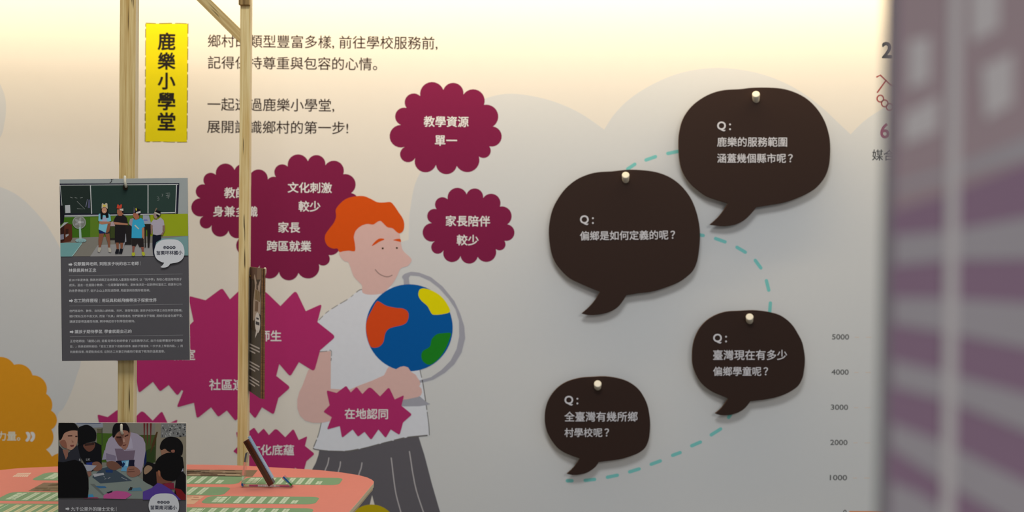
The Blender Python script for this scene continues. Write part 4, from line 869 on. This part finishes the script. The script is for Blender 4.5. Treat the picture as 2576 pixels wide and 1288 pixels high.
strip(zl2, [(430, 328), (900, 330), (860, 418), (275, 410)], BR, 'printed_photograph', 26, 2, [(110, 96, 70), (126, 112, 84), (98, 84, 58)])
strip(zt2, [(-120, 478), (280, 484), (180, 562), (-190, 562)], ci((206, 172, 146), k=0.56), 'printed_photograph', 10, 3, [(84, 60, 48), (170, 130, 108), (190, 150, 130), (150, 80, 70)])
a = tart(); rnd = random.Random(9)
q = T.hits(zl2([(178, 235), (312, 232), (270, 275), (115, 275)]))
for i in range(2):
    for k in range(7):
        u0 = k/7; u1 = u0+.11; v0 = i*.5; v1 = v0+.4
        def at(u, v): return tuple((q[0][j]*(1-u)+q[1][j]*u)*(1-v)+(q[3][j]*(1-u)+q[2][j]*u)*v for j in (0, 1))
        a.uv([at(u0, v0), at(u1, v0), at(u1, v1), at(u0, v1)], ci((214, 196, 180), k=0.6), 1)
a.build('heading_print', top, CENT[tb.name])

# ------------------------------------------------------------------ acrylic holder with slanted plaque on the table
GL = bpy.data.materials.new('clear_acrylic'); GL.use_nodes = True      # thin clear sheet: looks straight through, glints by Fresnel
nt = GL.node_tree; nt.nodes.clear(); o_ = nt.nodes.new('ShaderNodeOutputMaterial'); tb_ = nt.nodes.new('ShaderNodeBsdfTransparent'); gb_ = nt.nodes.new('ShaderNodeBsdfGlossy')
tb_.inputs[0].default_value = (0.93, 0.95, 0.96, 1); gb_.inputs['Roughness'].default_value = 0.03
fr_ = nt.nodes.new('ShaderNodeFresnel'); fr_.inputs['IOR'].default_value = 1.45; mx_ = nt.nodes.new('ShaderNodeMixShader')
nt.links.new(fr_.outputs[0], mx_.inputs[0]); nt.links.new(tb_.outputs[0], mx_.inputs[1]); nt.links.new(gb_.outputs[0], mx_.inputs[2]); nt.links.new(mx_.outputs[0], o_.inputs[0])
COPPER = wood('plaque_edge', (92, 40, 22), (18, 9, 7), 'Z', 160); COPPER.node_tree.nodes['Principled BSDF'].inputs['Roughness'].default_value = 0.22; COPPER.node_tree.nodes['Principled BSDF'].inputs['Specular IOR Level'].default_value = 0.7
FACE = plain('plaque_face', (150, 176, 206), 0.12, 0.0, spec=0.8)
u0 = Vector(T.hit(690, 1228)+(TZ,))
ac = u0 + Vector((0, 0, 0)); dref = (CAM.y*-1+ac.y)
fa = vframe(ac.y)
bl_, tl_ = fa.hit(682, 1226), fa.hit(618, 1114)
dirv = Vector((tl_[0]-bl_[0], 0, tl_[1]-bl_[1])); Lp = dirv.length; dirv.normalize(); nrm = Vector((dirv.z, 0, -dirv.x))   # towards the right
base = Vector((bl_[0], ac.y, max(bl_[1], TZ+.006)))
plq = empty('plaque', base); tag(plq, 'small slanted dark copper-edged plaque seen from its edge on the table', 'plaque')
plq.matrix_world = Matrix(((nrm.x, 0, dirv.x, base.x), (0, 1, 0, base.y), (nrm.z, 0, dirv.z, base.z), (0, 0, 0, 1)))
bm = bmesh.new(); box(bm, -.0062, .0062, 0, .015, 0, Lp); mesh_obj('plaque_body', bm, COPPER, plq, bevel=.0008)
bm = bmesh.new(); box(bm, .0063, .0090, .001, .014, .010, Lp+.004); mesh_obj('face_plate', bm, FACE, plq, bevel=.0004)
hold = empty('acrylic_holder', (ac.x, ac.y, TZ)); tag(hold, 'clear acrylic holder propping up the slanted plaque', 'holder')
def sheet(name, P, th=.003, y0=0.002, y1=.020):
    bm = bmesh.new(); L = []; R = []
    for i, p in enumerate(P):
        a_ = Vector(P[max(i-1, 0)]); b2 = Vector(P[min(i+1, len(P)-1)]); d = (b2-a_).normalized(); n = Vector((-d.y, d.x))*th/2
        L.append((p[0]+n.x, p[1]+n.y)); R.append((p[0]-n.x, p[1]-n.y))
    ring = L+R[::-1]
    f = [bm.verts.new((x-ac.x, y0, z-TZ)) for x, z in ring]; b2 = [bm.verts.new((x-ac.x, y1, z-TZ)) for x, z in ring]
    bm.faces.new(f); bm.faces.new(b2[::-1])
    for i in range(len(ring)): bm.faces.new((f[i-1], b2[i-1], b2[i], f[i]))
    return mesh_obj(name, bm, GL, hold)
xl0 = fa.hit(607, 1236)[0]; xr0 = fa.hit(733, 1236)[0]; lt = fa.hit(710, 1207); bt = fa.hit(620, 1142)
sheet('base_plate', [(xl0, TZ+.0019), (xr0, TZ+.0019)], .0022)
sheet('back_strut', [(xl0+.001, TZ+.0038), (xl0+.003, TZ+.03), (bt[0]-.004, bt[1]-.02), (bt[0]-.001, bt[1])], .004)
sheet('front_lip', [(xr0-.001, TZ+.0038), (lt[0], lt[1]+.004)], .0035)

# ------------------------------------------------------------------ blurred purple panel close to the camera
PD = -2.845
pn = Frame((0, PD, 0), (1, 0.03, 0), (0.0, 0, 1))
e0 = pn.hit(2250, 0); e1 = pn.hit(2228, 1288)
sl = (e0[0]-e1[0])/(e0[1]-e1[1])
ub = e1[0]-sl*(e1[1]-0.03); ut = e0[0]+sl*(1.95-e0[1])
PW = (152, 148, 148); PURP = ink((108, 85, 101), w=PW, name='panel_purple'); PUR2 = ink((124, 106, 110), w=PW); LIL = ink((126, 118, 122), w=PW); LIL2 = ink((149, 140, 141), w=PW)
pc = Vector(((ub+.2), 1.0, 0))
bm = bmesh.new(); prism(bm, [(ub-pc.x, .03-pc.y), (ub+.42-pc.x, .03-pc.y), (ut+.42-pc.x, 1.95-pc.y), (ut-pc.x, 1.95-pc.y)], -.006, 0, 1)
po = mesh_obj('standing_panel', bm, [PURP, mat((168, 170, 172), name='panel_edge')]); po.matrix_world = pn.M @ Matrix.Translation(pc); CENT[po.name] = pc
tag(po, 'out-of-focus purple and grey printed panel standing at the right edge', 'display panel')
def pp(pts, m, layer):
    return [(max(u, ub+sl*(v-.03)+.0008), v) for u, v in pn.hits(pts)], m, layer
art = Art(pn, 0.0001)
def A_(pts, m, layer): art.uv(*pp(pts, m, layer))
A_([(2240, -60), (2760, -60), (2760, 350), (2560, 420), (2380, 490), (2235, 530)], PUR2, 1)
A_([(2230, 462), (2380, 425), (2576, 346), (2760, 280), (2760, 350), (2576, 403), (2380, 450), (2230, 482)], LIL, 2)
A_([(2225, 592), (2380, 582), (2576, 547), (2760, 520), (2760, 640), (2576, 652), (2380, 655), (2220, 668)], LIL, 2)
A_([(2215, 748), (2380, 750), (2576, 762), (2760, 770), (2760, 905), (2576, 875), (2400, 840), (2215, 815)], LIL, 2)
A_([(2212, 905), (2370, 935), (2576, 990), (2760, 1040), (2760, 1140), (2576, 1085), (2390, 1010), (2212, 972)], LIL, 2)
A_([(2210, 1062), (2370, 1112), (2576, 1212), (2760, 1290), (2760, 1420), (2576, 1330), (2390, 1222), (2210, 1128)], LIL, 2)
A_([(2206, 1210), (2310, 1240), (2400, 1300), (2400, 1400), (2206, 1400)], LIL, 2)
A_([(2388, -60), (2420, -60), (2398, 1400), (2364, 1400)], LIL2, 4)
A_([(2284, 104), (2340, 92), (2338, 205), (2282, 226)], LIL2, 3)
A_([(2272, 290), (2360, 240), (2358, 330), (2270, 366)], LIL2, 3)
A_([(2440, -30), (2515, -40), (2512, 72), (2440, 108)], LIL2, 3)
A_([(2468, 170), (2548, 132), (2546, 262), (2476, 302)], LIL2, 3)
part(art, 'printed_pattern', po)
bm = bmesh.new(); box(bm, -.19, .23, 0, .03, -.16, .16); ft = mesh_obj('foot', bm, mat((90, 90, 92)), po, bevel=.003); ft.location = (0, .0-pc.y, -.003)
for o in SC.objects:
    if '_c' in o: del o['_c']
